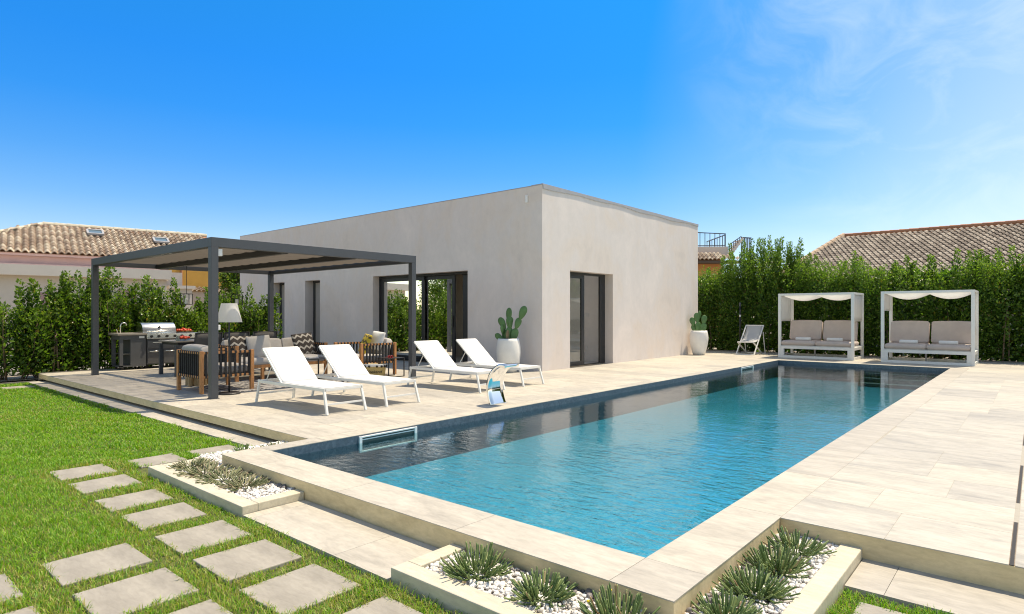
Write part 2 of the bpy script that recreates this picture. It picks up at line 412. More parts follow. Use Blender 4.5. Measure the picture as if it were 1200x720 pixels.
def tile_mat(name, c0, c1, c2):
    """clay roof tiles: one tone for every tile, from the UV map measured in tiles"""
    m, nt, b = new_mat(name); b.inputs['Roughness'].default_value = 0.85
    uv = N(nt, 'ShaderNodeUVMap'); fl = N(nt, 'ShaderNodeVectorMath', operation='FLOOR'); nt.links.new(uv.outputs[0], fl.inputs[0])
    wn = N(nt, 'ShaderNodeTexWhiteNoise', noise_dimensions='2D'); nt.links.new(fl.outputs[0], wn.inputs['Vector'])
    c = ramp(nt, wn.outputs['Value'], [(0.0, c0), (0.5, c1), (1.0, c2)])
    nz = N(nt, 'ShaderNodeTexNoise', Scale=2.5, Detail=5.0); nt.links.new(uv.outputs[0], nz.inputs['Vector'])
    nt.links.new(mixc(nt, 1.0, c, ramp(nt, nz.outputs['Fac'], [(0.3, 0.75), (0.7, 1.15)]), 'MULTIPLY'), b.inputs['Base Color'])
    return m
M['tiles'] = tile_mat('clay_roof_tiles', (0.24, 0.17, 0.125), (0.37, 0.29, 0.22), (0.53, 0.455, 0.36))
M['tiles_far'] = tile_mat('aged_roof_tiles', (0.18, 0.145, 0.12), (0.28, 0.235, 0.195), (0.41, 0.355, 0.30))

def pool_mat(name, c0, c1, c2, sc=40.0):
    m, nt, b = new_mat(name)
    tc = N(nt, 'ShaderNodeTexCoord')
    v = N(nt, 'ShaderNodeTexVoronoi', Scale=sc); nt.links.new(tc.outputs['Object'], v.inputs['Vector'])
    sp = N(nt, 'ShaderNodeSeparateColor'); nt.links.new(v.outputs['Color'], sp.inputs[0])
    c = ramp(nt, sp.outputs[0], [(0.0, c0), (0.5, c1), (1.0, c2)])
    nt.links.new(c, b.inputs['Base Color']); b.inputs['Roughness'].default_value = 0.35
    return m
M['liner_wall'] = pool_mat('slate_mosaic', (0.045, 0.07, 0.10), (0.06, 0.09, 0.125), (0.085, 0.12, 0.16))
M['liner_floor'] = pool_mat('aqua_mosaic', (0.010, 0.26, 0.37), (0.02, 0.32, 0.45), (0.05, 0.39, 0.53))

def water_mat():
    m, nt, b = new_mat('pool_water_surface'); nt.nodes.remove(b)
    tc = N(nt, 'ShaderNodeTexCoord'); mp = N(nt, 'ShaderNodeMapping')
    mp.inputs['Scale'].default_value = (1.0, 0.45, 1.0); mp.inputs['Rotation'].default_value = (0, 0, R(-28))
    nt.links.new(tc.outputs['Object'], mp.inputs['Vector'])
    n1 = N(nt, 'ShaderNodeTexNoise', Scale=13.0, Detail=4.0, Roughness=0.55, Distortion=0.6); nt.links.new(mp.outputs['Vector'], n1.inputs['Vector'])
    n2 = N(nt, 'ShaderNodeTexNoise', Scale=2.2, Detail=3.0, Roughness=0.5); nt.links.new(mp.outputs['Vector'], n2.inputs['Vector'])
    # the breeze ruffles the open right and near part more than the lee under the terrace edge
    sx = N(nt, 'ShaderNodeSeparateXYZ'); nt.links.new(tc.outputs['Object'], sx.inputs[0])
    ax = N(nt, 'ShaderNodeMath', operation='MULTIPLY_ADD'); ax.inputs[1].default_value = 0.45; nt.links.new(sx.outputs['X'], ax.inputs[0]); nt.links.new(sx.outputs['Y'], ax.inputs[2])
    wn = N(nt, 'ShaderNodeTexNoise', Scale=0.55, Detail=2.0); nt.links.new(tc.outputs['Object'], wn.inputs['Vector'])
    aw = N(nt, 'ShaderNodeMath', operation='MULTIPLY_ADD'); aw.inputs[1].default_value = 2.2; nt.links.new(wn.outputs['Fac'], aw.inputs[0]); nt.links.new(ax.outputs[0], aw.inputs[2])
    mr = N(nt, 'ShaderNodeMapRange'); mr.inputs['From Min'].default_value = 8.2; mr.inputs['From Max'].default_value = 4.4
    mr.inputs['To Min'].default_value = 0.13; mr.inputs['To Max'].default_value = 1.0
    nt.links.new(aw.outputs[0], mr.inputs['Value'])
    h = N(nt, 'ShaderNodeMath', operation='MULTIPLY_ADD'); h.inputs[1].default_value = 0.9
    nt.links.new(n2.outputs['Fac'], h.inputs[0]); nt.links.new(n1.outputs['Fac'], h.inputs[2])
    bp = N(nt, 'ShaderNodeBump', Distance=WATER_BUMP); nt.links.new(h.outputs[0], bp.inputs['Height']); pn = N(nt, 'ShaderNodeTexNoise', Scale=1.7, Detail=3.0, Distortion=0.8); nt.links.new(tc.outputs['Object'], pn.inputs['Vector']); ps = N(nt, 'ShaderNodeMath', operation='MULTIPLY'); nt.links.new(mr.outputs[0], ps.inputs[0]); nt.links.new(ramp(nt, pn.outputs['Fac'], [(0.32, 0.35), (0.66, 1.0)]), ps.inputs[1]); nt.links.new(ps.outputs[0], bp.inputs['Strength'])
    fr = N(nt, 'ShaderNodeFresnel', IOR=1.40); nt.links.new(bp.outputs['Normal'], fr.inputs['Normal'])
    gl = N(nt, 'ShaderNodeBsdfGlossy', Roughness=0.01); nt.links.new(bp.outputs['Normal'], gl.inputs['Normal'])
    if REFRACT:
        tr = N(nt, 'ShaderNodeBsdfRefraction', IOR=1.333, Roughness=0.0); tr.inputs['Color'].default_value = (0.80, 0.97, 1.0, 1)
        nt.links.new(bp.outputs['Normal'], tr.inputs['Normal'])
    else:
        tr = N(nt, 'ShaderNodeBsdfTransparent'); tr.inputs['Color'].default_value = (0.72, 0.95, 1.0, 1)
    fk = N(nt, 'ShaderNodeMath', operation='MULTIPLY'); fk.inputs[1].default_value = 1.45; fk.use_clamp = True; nt.links.new(fr.outputs[0], fk.inputs[0])
    mx = N(nt, 'ShaderNodeMixShader'); nt.links.new(fk.outputs[0], mx.inputs[0])
    nt.links.new(tr.outputs[0], mx.inputs[1]); nt.links.new(gl.outputs[0], mx.inputs[2])
    nt.links.new(mx.outputs[0], nt.nodes['Material Output'].inputs['Surface'])
    return m
REFRACT = False; WATER_BUMP = 0.034
M['water'] = water_mat()

# ------------------------------------------------------------------ the setting
WZ = -0.09                                    # water level
PX0, PX1, PY0, PY1 = 2.96, 18.0, 1.59, 5.54   # pool opening
FLOORZ = -1.42 if REFRACT else -0.47

def struct(o): return tag(o, kind='structure')

def ground():
    xs = [-300, -60, -20, 2.7, 18.3, 60, 400]; ys = [-300, -60, -20, 1.4, 5.6, 60, 400]
    mb = MB(); idx = {}
    for j, y in enumerate(ys):
        for i, x in enumerate(xs):
            idx[i, j] = len(mb.v); mb.v.append((x, y, -0.19))
    for j in range(len(ys) - 1):
        for i in range(len(xs) - 1):
            if xs[i] == 2.7 and ys[j] == 1.4: continue
            mb.f.append((idx[i, j], idx[i + 1, j], idx[i + 1, j + 1], idx[i, j + 1]))
    return struct(mb.build('ground', M['ground']))
ground()

def sheet(name, rects, z, mat):
    mb = MB()
    for x0, x1, y0, y1 in rects: mb.add([(x0, y0, z), (x1, y0, z), (x1, y1, z), (x0, y1, z)], [(0, 1, 2, 3)])
    return struct(mb.build(name, mat))
sheet('lawn_ground', [(-8, 2.085, -6, 6.42), (-8, 3.22, 6.42, 16.2), (2.085, 3.60, -6, 0.78), (2.085, 3.22, 6.125, 6.42)], -0.165, M['lawn_soil'])

def slabs(mb, x0, x1, y0, y1, z0, z1, lx, ly, along='y', gap=0.0025, seed=1, holes=()):
    """staggered paving slabs clipped to a rectangle; rows run along y (or x)"""
    rnd = random.Random(seed)
    if along == 'y':
        x = x0; row = 0
        while x < x1 - 0.01:
            xe = min(x + lx, x1); y = y0 - (rnd.choice([0, 0.5, 0.33, 0.66]) * ly)
            while y < y1:
                a, b = max(y, y0), min(y + ly, y1)
                if b - a > 0.03: mb.box(x, xe - gap, a, b - gap, z0, z1)
                y += ly
            x += lx; row += 1
    else:
        y = y0
        while y < y1 - 0.01:
            ye = min(y + ly, y1); x = x0 - (rnd.choice([0, 0.5, 0.33, 0.66]) * lx)
            while x < x1:
                a, b = max(x, x0), min(x + lx, x1)
                if b - a > 0.03: mb.box(a, b - gap, y, ye - gap, z0, z1)
                x += lx
            y += ly

# terrace: slabs on a base, left of the pool, beyond it and right of it
mb = MB()
slabs(mb, 3.50, 11.03, 5.77, 8.52, -0.006, 0.0, 0.6, 1.2, seed=3)
slabs(mb, 3.50, 11.03, 8.52, 16.5, -0.006, 0.0, 0.6, 1.2, seed=4)
slabs(mb, 11.03, 21.0, 5.77, 8.52, -0.006, 0.0, 0.6, 1.2, seed=5)
slabs(mb, 19.42, 21.0, 8.52, 12.0, -0.006, 0.0, 0.6, 1.2, seed=6)
slabs(mb, 18.31, 21.0, 1.25, 5.77, -0.006, 0.0, 0.6, 1.2, seed=7)
struct(mb.build('terrace', M['stone'], bevel=0.0))
mb = MB()
slabs(mb, 4.10, 21.0, 0.1145, 1.25, -0.006, 0.0, 0.6, 1.12, seed=8, gap=0.0025)
slabs(mb, 4.10, 21.0, -7.0, 0.0905, -0.006, 0.0, 0.6, 1.2, seed=9, gap=0.0025)
for a, b in ((4.97, 5.47), (6.86, 7.9), (8.8, 21.0)): slabs(mb, a, b, 0.0915, 0.112, -0.006, 0.0, 0.6, 0.08, seed=13)
struct(mb.build('terrace_right', M['stone_r']))
for a, b, lab in ((4.10, 4.97, 'narrow black drain slot at the near edge of the right terrace'), (5.47, 6.86, 'narrow black drain slot in the right terrace, second from the near edge'), (7.9, 8.8, 'short black drain slot farther along the right terrace')):
    t = thing('drain_slot', lab, 'drain', (a, .1025, 0), group='drain slots in the right terrace')
    mb = MB(); mb.box(.004, b - a - .004, -.0085, .0085, -.012, -.0008); mb.build('grate', M['ink'], t)
    mb = MB(); mb.box(.004, b - a - .004, -.0115, -.009, -.012, -.001); mb.box(.004, b - a - .004, .009, .0115, -.012, -.001); mb.build('edging', M['bark'], t)
sheet('terrace_joint', [(3.52, 11.02, 5.75, 16.49), (11.02, 21.0, 5.75, 8.51), (19.43, 21.0, 8.51, 12), (18.29, 21.0, 1.27, 5.75), (4.12, 21.0, -7, 1.26)], -0.0014, pmat('joint_mortar_pale', (0.38, 0.35, 0.295), 0.95, var=.1, scale=20))
mb = MB()
mb.box(3.5015, 11.02, 5.7665, 16.4985, -0.10, -0.005)
mb.box(11.02, 21.2, 5.745, 8.515, -0.10, -0.005); mb.box(19.42, 21.2, 8.515, 12.0, -0.10, -0.005)
mb.box(18.3, 21.2, 1.26, 5.745, -0.10, -0.005); mb.box(4.1015, 21.2, -7.0, 1.25, -0.185, -0.005)
struct(mb.build('terrace_base', M['stone_side']))
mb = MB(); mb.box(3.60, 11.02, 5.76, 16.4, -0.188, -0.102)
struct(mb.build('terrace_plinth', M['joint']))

# pool coping and its outer walls
mb = MB()
def row_y(x0, x1, cuts):
    for a, b in zip(cuts[:-1], cuts[1:]): mb.box(x0, x1, a, b - 0.003, -0.006, 0.0)
def row_x(y0, y1, cuts):
    for a, b in zip(cuts[:-1], cuts[1:]): mb.box(a, b - 0.003, y0, y1, -0.006, 0.0)
row_y(2.59, PX0 - 0.002, [1.59, 2.67, 3.9, 5.1, 5.77])
mb.add([(2.59, 1.25, -0.006), (PX0 - .002, 1.25, -0.006), (PX0 - .002, 1.587, -0.006), (2.59, 1.587, -0.006), (2.59, 1.25, 0), (PX0 - .002, 1.25, 0), (PX0 - .002, 1.587, 0), (2.59, 1.587, 0)],
       [(0, 3, 2, 1), (4, 5, 6, 7), (0, 1, 5, 4), (1, 2, 6, 5), (2, 3, 7, 6), (3, 0, 4, 7)])
row_x(1.25, PY0 - 0.002, [PX0] + [PX0 + 1.18 + 1.2 * k for k in range(12)] + [18.3])
row_x(PY1 + 0.002, 5.766, [PX0] + [PX0 + 0.62 + 1.2 * k for k in range(13)][:13] + [18.3])
row_y(PX1 + 0.002, 18.306, [1.59, 2.7, 3.9, 5.1, 5.54])
struct(mb.build('pool_coping', M['stone']))
mb = MB()
mb.box(2.5915, 2.93, 1.2515, 5.74, -0.19, -0.0065); mb.box(2.93, 4.1, 1.2515, 1.56, -0.19, -0.0065)
mb.box(2.93, 3.52, 5.60, 5.7645, -0.19, -0.0065)
struct(mb.build('pool_surround_wall', M['stone_side']))

# pool basin
mb = MB(); F0 = FLOORZ
mb.add([(PX0, PY0, F0), (PX1, PY0, F0), (PX1, PY1, F0), (PX0, PY1, F0)], [(0, 1, 2, 3)])
struct(mb.build('pool_floor', M['liner_floor']))
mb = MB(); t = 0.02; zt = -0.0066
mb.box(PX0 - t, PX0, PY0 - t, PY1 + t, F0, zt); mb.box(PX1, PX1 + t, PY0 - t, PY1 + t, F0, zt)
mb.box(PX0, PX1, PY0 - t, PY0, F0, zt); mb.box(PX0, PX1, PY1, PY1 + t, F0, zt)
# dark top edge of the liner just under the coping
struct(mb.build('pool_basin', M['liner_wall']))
mb = MB(); q = (F0 - WZ) / 4
for k in range(3): mb.box(PX1 - 0.34 * (3 - k), PX1 - 0.34 * (2 - k), PY0, 3.35, F0, WZ + q * (3 - k) - 0.02)
struct(mb.build('pool_steps', pool_mat('pale_step_mosaic', (0.20, 0.31, 0.34), (0.27, 0.39, 0.42), (0.34, 0.47, 0.50))))
mb = MB()
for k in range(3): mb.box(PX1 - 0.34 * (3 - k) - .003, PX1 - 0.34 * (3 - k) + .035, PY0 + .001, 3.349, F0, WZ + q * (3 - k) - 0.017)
struct(mb.build('pool_riser_shadow', M['liner_wall']))  # dark strips standing in for the risers and their shadow lines
mb = MB()
mb.grid(lambda u, v: (PX0 - 0.005 + u * (PX1 - PX0 + 0.01), PY0 - 0.005 + v * (PY1 - PY0 + 0.01), WZ), 60, 16)
struct(mb.build('pool_water', M['water'], smooth=True))

# lower pavements
mb = MB()
slabs(mb, 2.10, 2.588, 2.685, 4.325, -0.19, -0.14, 0.5, 1.02, seed=21)
slabs(mb, 3.63, 4.105, -6.0, 0.782, -0.19, -0.14, 0.48, 0.34 + 0.86, seed=22)
slabs(mb, 3.24, 3.70, 6.35, 16.25, -0.19, -0.14, 0.47, 1.2, seed=23)
struct(mb.build('pavement', M['stone']))

# kerb at the end of the garden under the hedges
mb = MB(); mb.box(21.02, 21.14, -8, 12, -0.15, 0.03); mb.box(3.5, 11.0, 16.52, 16.58, -0.15, 0.012); mb.box(-6, 3.4, 16.3, 16.36, -0.18, -0.135)
struct(mb.build('kerb', pmat('kerb_stone', (0.16, 0.15, 0.13), 0.9, var=0.25)))
mb = MB()
mb.add([(21.14, -8, -0.05), (23, -8, -0.05), (23, 14, -0.05), (21.14, 14, -0.05)], [(0, 1, 2, 3)])
struct(mb.build('hedge_soil', M['soil']))
sheet('shrub_bed_soil', [(-7, 11.0, 16.65, 17.9)], -0.13, M['ground'])
sheet('road', [(-60, 60, 18.4, 24.0)], -0.15, pmat('pale_asphalt', (0.26, 0.24, 0.22), 0.9, var=0.12))

# stepping stones: (x0, x1, y0, y1, label)
STONES = [
    (1.53, 1.96, 6.45, 6.90, 'pale stepping stone at the far end of the longest row, beside the open lawn'),
    (1.53, 1.96, 5.85, 6.28, 'second stepping stone from the far end, beside the far corner of the left planter'),
    (1.53, 1.96, 5.18, 5.58, 'third stepping stone from the far end, beside the middle of the left planter'),
    (1.53, 1.96, 4.58, 5.00, 'fourth stepping stone from the far end, beside the near end of the left planter'),
    (1.53, 1.97, 3.93, 4.36, 'stepping stone just past the near corner of the left planter'),
    (1.53, 1.98, 3.33, 3.78, 'stepping stone beside the middle of the pale slab below the pool wall'),
    (1.53, 1.98, 2.75, 3.20, 'stepping stone beside the corner of the low curb by the pool'),
    (1.53, 1.99, 2.10, 2.56, 'stepping stone cut by the bottom edge, nearest to the curbed bed of succulents'),
    (0.94, 1.38, 3.95, 4.39, 'stepping stone at the far end of the middle row of the path'),
    (0.94, 1.39, 3.34, 3.79, 'stepping stone in the middle row of the path, between two others'),
    (0.94, 1.39, 2.75, 3.20, 'stepping stone in the middle row, cut by the bottom edge of the picture'),
    (0.34, 0.78, 3.97, 4.39, 'stepping stone cut by the left edge, at the far end of its row'),
    (0.34, 0.78, 3.36, 3.80, 'stepping stone in the lower left corner of the picture'),
    (2.15, 2.57, 6.45, 6.84, 'stepping stone behind the left planter, between lawn and white gravel'),
    (2.71, 3.16, 6.50, 6.84, 'stepping stone nearest to the terrace step, behind the pool corner'),
    (2.66, 3.15, 15.1, 15.5, 'lone stepping stone far across the lawn, by the end of the terrace'),
    (3.02, 3.50, 0.22, 0.68, 'stepping stone at the right, in front of the lower pavement'),
]
for k, (a, b, c, d, lab) in enumerate(STONES):
    w = random.uniform(-0.006, 0.006)
    mb = MB(); hx = (b - a) / 2; hy = (d - c) / 2
    mb.box(-hx, hx, -hy, hy, -0.045, 0.0)
    o = mb.build('stepping_stone', M['step_stone'], bevel=0.006)
    o.location = ((a + b) / 2, (c + d) / 2, -0.147 + w * .6); o.rotation_euler = (R(random.uniform(-.4, .4)), R(random.uniform(-.4, .4)), R(random.uniform(-1.0, 1.0)))
    tag(o, lab, 'stepping stone', 'stepping stones in the lawn')

# planters: low stone curbs filled with white gravel
def planter(label, boxes):
    t = thing('planter', label, 'planter', (0, 0, 0))
    mb = MB()
    for b in boxes: mb.box(*b)
    mb.build('curb', M['curb'], t, bevel=0.006)
    return t
CT = -0.08
planter('low stone planter at the left end of the pool wall, full of trailing grey succulents',
        [(2.095, 2.215, 4.33, 6.12, -0.19, CT), (2.2155, 2.588, 4.33, 4.445, -0.19, CT), (2.2155, 2.588, 6.0, 6.12, -0.19, CT - .002)])
planter('L-shaped low stone planter round the near corner of the pool',
        [(2.12, 2.24, 0.785, 2.68, -0.19, CT), (2.2405, 2.588, 2.572, 2.68, -0.19, CT), (2.2405, 4.105, 0.785, 0.90, -0.19, CT)])
planter('shallow gravel bed between the pool corner and the terrace step',
        [(2.60, 3.24, 6.30, 6.37, -0.19, -0.125)])

def inside(rects, x, y, pad=0.0):
    r = np.zeros(len(x), bool)
    for a, b, c, d in rects: r |= (x > a - pad) & (x < b + pad) & (y > c - pad) & (y < d + pad)
    return r

def pebbles(name, rects, count, z, smin, smax, mat, seed):
    g = np.random.default_rng(seed)
    ar = np.array([(b - a) * (d - c) for a, b, c, d in rects]); pick = g.choice(len(rects), count, p=ar / ar.sum())
    rc = np.array(rects)[pick]
    x = rc[:, 0] + g.random(count) * (rc[:, 1] - rc[:, 0]); y = rc[:, 2] + g.random(count) * (rc[:, 3] - rc[:, 2])
    bm = bmesh.new(); bmesh.ops.create_icosphere(bm, subdivisions=2, radius=1.0)
    bv = np.array([v.co[:] for v in bm.verts]); bf = [tuple(v.index for v in f.verts) for f in bm.faces]; bm.free()
    s = smin + (smax - smin) * g.random(count) ** 1.7
    sc = s[:, None] * (0.65 + 0.6 * g.random((count, 3))); sc[:, 2] *= 0.75
    V = bv[None] * (1 + 0.16 * g.standard_normal((count, len(bv), 1)).clip(-1.5, 1.5)) * sc[:, None, :]
    an = g.random(count) * 6.28; ca, sa = np.cos(an)[:, None], np.sin(an)[:, None]
    ti = g.random(count) * 0.8 - 0.4; ct, s_t = np.cos(ti)[:, None], np.sin(ti)[:, None]
    X, Y, Z = V[..., 0], V[..., 1], V[..., 2]
    Z, Y = Z * ct - Y * s_t, Y * ct + Z * s_t
    V = np.stack([X * ca - Y * sa + x[:, None], X * sa + Y * ca + y[:, None], Z + z + (g.random(count) * 0.012)[:, None]], -1)
    return tag(np_mesh(name, V, len(bv), bf, mat, smooth=True), kind='stuff')

BEDS = [(2.20, 2.588, 4.44, 6.02), (2.235, 2.588, 0.895, 2.575), (2.588, 4.10, 0.895, 1.25), (2.60, 3.50, 5.77, 6.30)]
mb = MB()
for a, b, c, d in BEDS: mb.add([(a, c, -0.112), (b, c, -0.112), (b, d, -0.112), (a, d, -0.112)], [(0, 1, 2, 3)])
struct(mb.build('gravel_ground', pmat('gravel_dust', (0.50, 0.46, 0.40), 0.95, var=0.3, scale=60)))
gm, gnt, gb = new_mat('white_pebble')
gg = N(gnt, 'ShaderNodeNewGeometry'); gnt.links.new(ramp(gnt, gg.outputs['Random Per Island'], [(0.0, (0.42, 0.39, 0.36)), (0.15, (0.66, 0.63, 0.59)), (1.0, (0.80, 0.78, 0.75))]), gb.inputs['Base Color']); gb.inputs['Roughness'].default_value = 0.7
pebbles('gravel', BEDS, 9000, -0.105, 0.006, 0.017, gm, 31)
dm, dnt, db = new_mat('dark_pebble')
dg = N(dnt, 'ShaderNodeNewGeometry'); dnt.links.new(ramp(dnt, dg.outputs['Random Per Island'], [(0.0, (0.10, 0.09, 0.09)), (1.0, (0.26, 0.24, 0.24))]), db.inputs['Base Color']); db.inputs['Roughness'].default_value = 0.55
pebbles('dark_gravel', [(2.545, 2.588, 0.95, 2.50), (2.60, 4.0, 1.19, 1.245), (2.545, 2.588, 4.46, 4.9), (4.04, 4.095, 0.95, 1.2)], 260, -0.098, 0.012, 0.020, dm, 32)

# grass: single blades
def grass():
    g = np.random.default_rng(5)
    F = np.array([0.7604, 0.6494]); Rr = np.array([0.6494, -0.7604])
    # sample in depth bands, denser near the camera
    P = []
    for d0, d1, dens in ((1.8, 3.2, 14000), (3.2, 4.6, 13000), (4.6, 6.5, 9000), (6.5, 9, 5000), (9, 13, 2400), (13, 18, 1200)):
        n = int((d1 - d0) * (d0 + d1) * 1.05 * dens)
        d = np.sqrt(d0 ** 2 + g.random(n) * (d1 ** 2 - d0 ** 2)); l = (g.random(n) * 2.1 - 1.05) * d
        P.append(np.stack([d * F[0] + l * Rr[0], d * F[1] + l * Rr[1], d], 1))
    P = np.concatenate(P); x, y, d = P.T
    wob = 0.02 * np.sin(y * 9) + 0.015 * np.sin(y * 23 + x * 5)
    ok = (((y < 6.45) & (x < 2.095 + wob * 0.35)) | ((y >= 6.45) & (y < 16.2) & (x < 3.24 + wob)) | ((x < 3.62 + wob * 0.5) & (x > 1.9) & (y < 0.775)))
    ok &= ~((x > 2.08) & (x < 3.30) & (y > 4.3) & (y < 6.40))
    ok &= ~inside([s[:4] for s in STONES], x + 0.012 * np.sin(y * 37 + x * 11), y + 0.012 * np.sin(x * 41 + y * 13), -0.014)
    # a bare scruffy rim round the stones: fewer blades and more straw
    near = inside([s[:4] for s in STONES], x, y, 0.10)
    strip = (x > 0.2) & (x < 2.1) & (y < 7.0)
    lump = np.sin(x * 5.1 + 1.3) * np.sin(y * 4.3) + 0.7 * np.sin(x * 13.7 + y * 9.1) + 0.5 * np.sin(x * 31 - y * 27)
    ok &= g.random(len(x)) < np.clip(0.9 + 0.12 * lump, 0.45, 1) * np.where(near & strip, 0.72, 1)
    P = P[ok]; x, y, d = P.T; near = near[ok]; strip = strip[ok]; lump = lump[ok]; n = len(x)
    sz = np.clip(d / 5.2, 0.85, 1.9)
    h = (0.016 + 0.020 * g.random(n)) * (1 + 0.22 * lump) * np.where(strip, 1.12, 0.9) * np.clip(sz, 0.9, 1.25)
    w = (0.0034 + 0.0020 * g.random(n)) * sz
    az = g.random(n) * 6.283; lean = h * (0.35 + 1.1 * g.random(n))
    a2 = az + 1.571 + g.normal(0, .35, n)
    dx, dy = np.cos(az) * lean, np.sin(az) * lean; wx, wy = np.cos(a2) * w / 2, np.sin(a2) * w / 2
    z0 = np.full(n, -0.163)
    V = np.zeros((n, 5, 3))
    V[:, 0] = np.stack([x - wx, y - wy, z0], 1); V[:, 1] = np.stack([x + wx, y + wy, z0], 1)
    V[:, 2] = np.stack([x + dx * .4 + wx * .9, y + dy * .4 + wy * .9, z0 + h * .72], 1); V[:, 3] = np.stack([x + dx * .4 - wx * .9, y + dy * .4 - wy * .9, z0 + h * .72], 1)
    V[:, 4] = np.stack([x + dx, y + dy, z0 + h * (0.85 + 0.2 * g.random(n))], 1)
    tone = np.where(g.random(n) < np.where(near & strip, 0.45, np.where(strip, 0.16, np.clip(0.05 + 0.22 * np.clip(np.sin(x * 1.7 + 0.6) * np.sin(y * 0.9 + x * 0.7) + 0.5 * np.sin(x * 4.1 - y * 2.9) - 0.45, 0, 1), 0, .3))), 0.55 + 0.45 * g.random(n), 0)
    tag(np_mesh('grass', V, 5, [(0, 1, 2, 3), (3, 2, 4)], M['blade'], tone=tone), kind='stuff')
    print('blades', n)
grass()

# ------------------------------------------------------------------ leaves
def leaf_pieces(P, D, L, g, width=0.5):
    """folded leaves at points P, pointing along D with length L"""
    n = len(P)
    D = D / np.linalg.norm(D, axis=1, keepdims=True)
    up = g.standard_normal((n, 3)); up[:, 2] += 0.9
    s = np.cross(D, up); s /= np.linalg.norm(s, axis=1, keepdims=True) + 1e-9
    nn = np.cross(s, D)
    w = (L * width * 0.5)[:, None]; Lc = L[:, None]
    fold = 0.25 * w
    V = np.zeros((n, 6, 3))
    V[:, 0] = P; V[:, 1] = P + D * Lc * 0.45 + s * w + nn * fold; V[:, 2] = P + D * Lc - nn * Lc * 0.12
    V[:, 3] = P + D * Lc * 0.45 - s * w + nn * fold; V[:, 4] = P + D * Lc * 0.45
    V[:, 5] = P + D * Lc * 0.75
    return V
LEAF_F = [(0, 1, 4), (4, 1, 5), (1, 2, 5), (0, 4, 3), (4, 5, 3), (3, 5, 2)]

def shoots(g, n, xr, yr, hfun, leaves, L, spread, base=0.1):
    """leaves along n upright shoots rooted in a rectangle; returns leaf meshes and tone"""
    bx = g.uniform(*xr, n); by = g.uniform(*yr, n); H = hfun(bx, by, g)
    lx = g.normal(0, 0.055, n); ly = g.normal(0, 0.055, n)
    k = np.repeat(np.arange(n), leaves); m = len(k)
    t = g.random(m) ** 0.72
    top = H[k]
    z = base + t * (top - base)
    rad = spread * (1 - t ** 4 * 0.72) * (0.25 + 0.75 * g.random(m))
    a = g.random(m) * 6.283
    x = bx[k] + lx[k] * t * top + np.cos(a) * rad; y = by[k] + ly[k] * t * top + np.sin(a) * rad
    D = np.stack([np.cos(a), np.sin(a), 0.35 + 0.9 * g.random(m) + t * 0.5], 1) + g.normal(0, .35, (m, 3))
    Ls = L * (0.65 + 0.6 * g.random(m)) * (1 - 0.35 * t ** 4)
    tone = np.clip((t - 0.72) * 2.6, 0, 1) * g.random(m) * 0.9
    return np.stack([x, y, z], 1), D, Ls, tone, (bx, by, H, lx, ly)

# the clipped hedge beyond the terrace on the right
hd = thing('hedge', 'tall dense green hedge behind the two canopied daybeds', 'hedge', (21.75, 2.5, -0.05))
g = np.random.default_rng(21)
def hH(bx, by, g):
    wy = by + 2.5
    return 2.70 + 0.12 * np.sin(wy * 1.7) + 0.03 * (wy - 2) + 0.40 * np.exp(-((wy - 6.9) / 1.0) ** 2) - 0.15 * np.clip(wy - 8, 0, 1) + 0.06 * np.sin(wy * 5.3 + bx * 4) + g.normal(0, 0.10, len(bx))
A = [shoots(g, 700, (-0.5, 0.5), (-10.5, 9.5), hH, 130, 0.088, 0.17, 0.02), shoots(g, 330, (-0.58, -0.3), (-7.5, 9.5), hH, 130, 0.084, 0.14, 0.02), shoots(g, 105, (-0.45, 0.4), (-10.5, 9.5), lambda a, b, g: hH(a, b, g) + g.uniform(.10, .48, len(a)), 330, 0.088, 0.12, 1.6), shoots(g, 34, (-0.3, 0.4), (3.4, 5.5), lambda a, b, g: hH(a, b, g) + g.uniform(.25, .85, len(a)), 360, 0.088, 0.12, 1.6)]
P_ = np.concatenate([a[0] for a in A]); D_ = np.concatenate([a[1] for a in A]); L_ = np.concatenate([a[2] for a in A]); T_ = np.concatenate([a[3] for a in A])
np_mesh('foliage', leaf_pieces(P_, D_, L_, g, 0.56), 6, LEAF_F, M['leaf'], hd, T_)
# thick inner twigs and leaves close the hedge
n = 17000; Pc = np.stack([g.normal(0.15, 0.14, n), g.uniform(-10.5, 9.5, n), g.uniform(0.05, 2.55, n)], 1)
o = np_mesh('inner_foliage', leaf_pieces(Pc, g.standard_normal((n, 3)) + np.array([0, 0, .3]), 0.20 + 0.08 * g.random(n), g, 0.7), 6, LEAF_F, M['leaf'], hd, np.zeros(n))
for k, yy in enumerate([-3.1, -1.9, -1.78, -0.6, 0.9, 2.0, 3.2, 4.4, 5.3, 6.4, 7.3]):
    mb = MB(); x0 = -0.42 + random.uniform(-.05, .05)
    pts = [(x0, yy, -0.03), (x0 + random.uniform(-.02, .05), yy + random.uniform(-.03, .03), 0.45), (x0 + 0.06, yy + random.uniform(-.06, .06), 0.95), (x0 + 0.12, yy + random.uniform(-.1, .1), 1.5)]
    mb.tube(pts, [0.022, 0.019, 0.015, 0.009], 7); mb.build('trunk', M['bark'], hd, smooth=True)

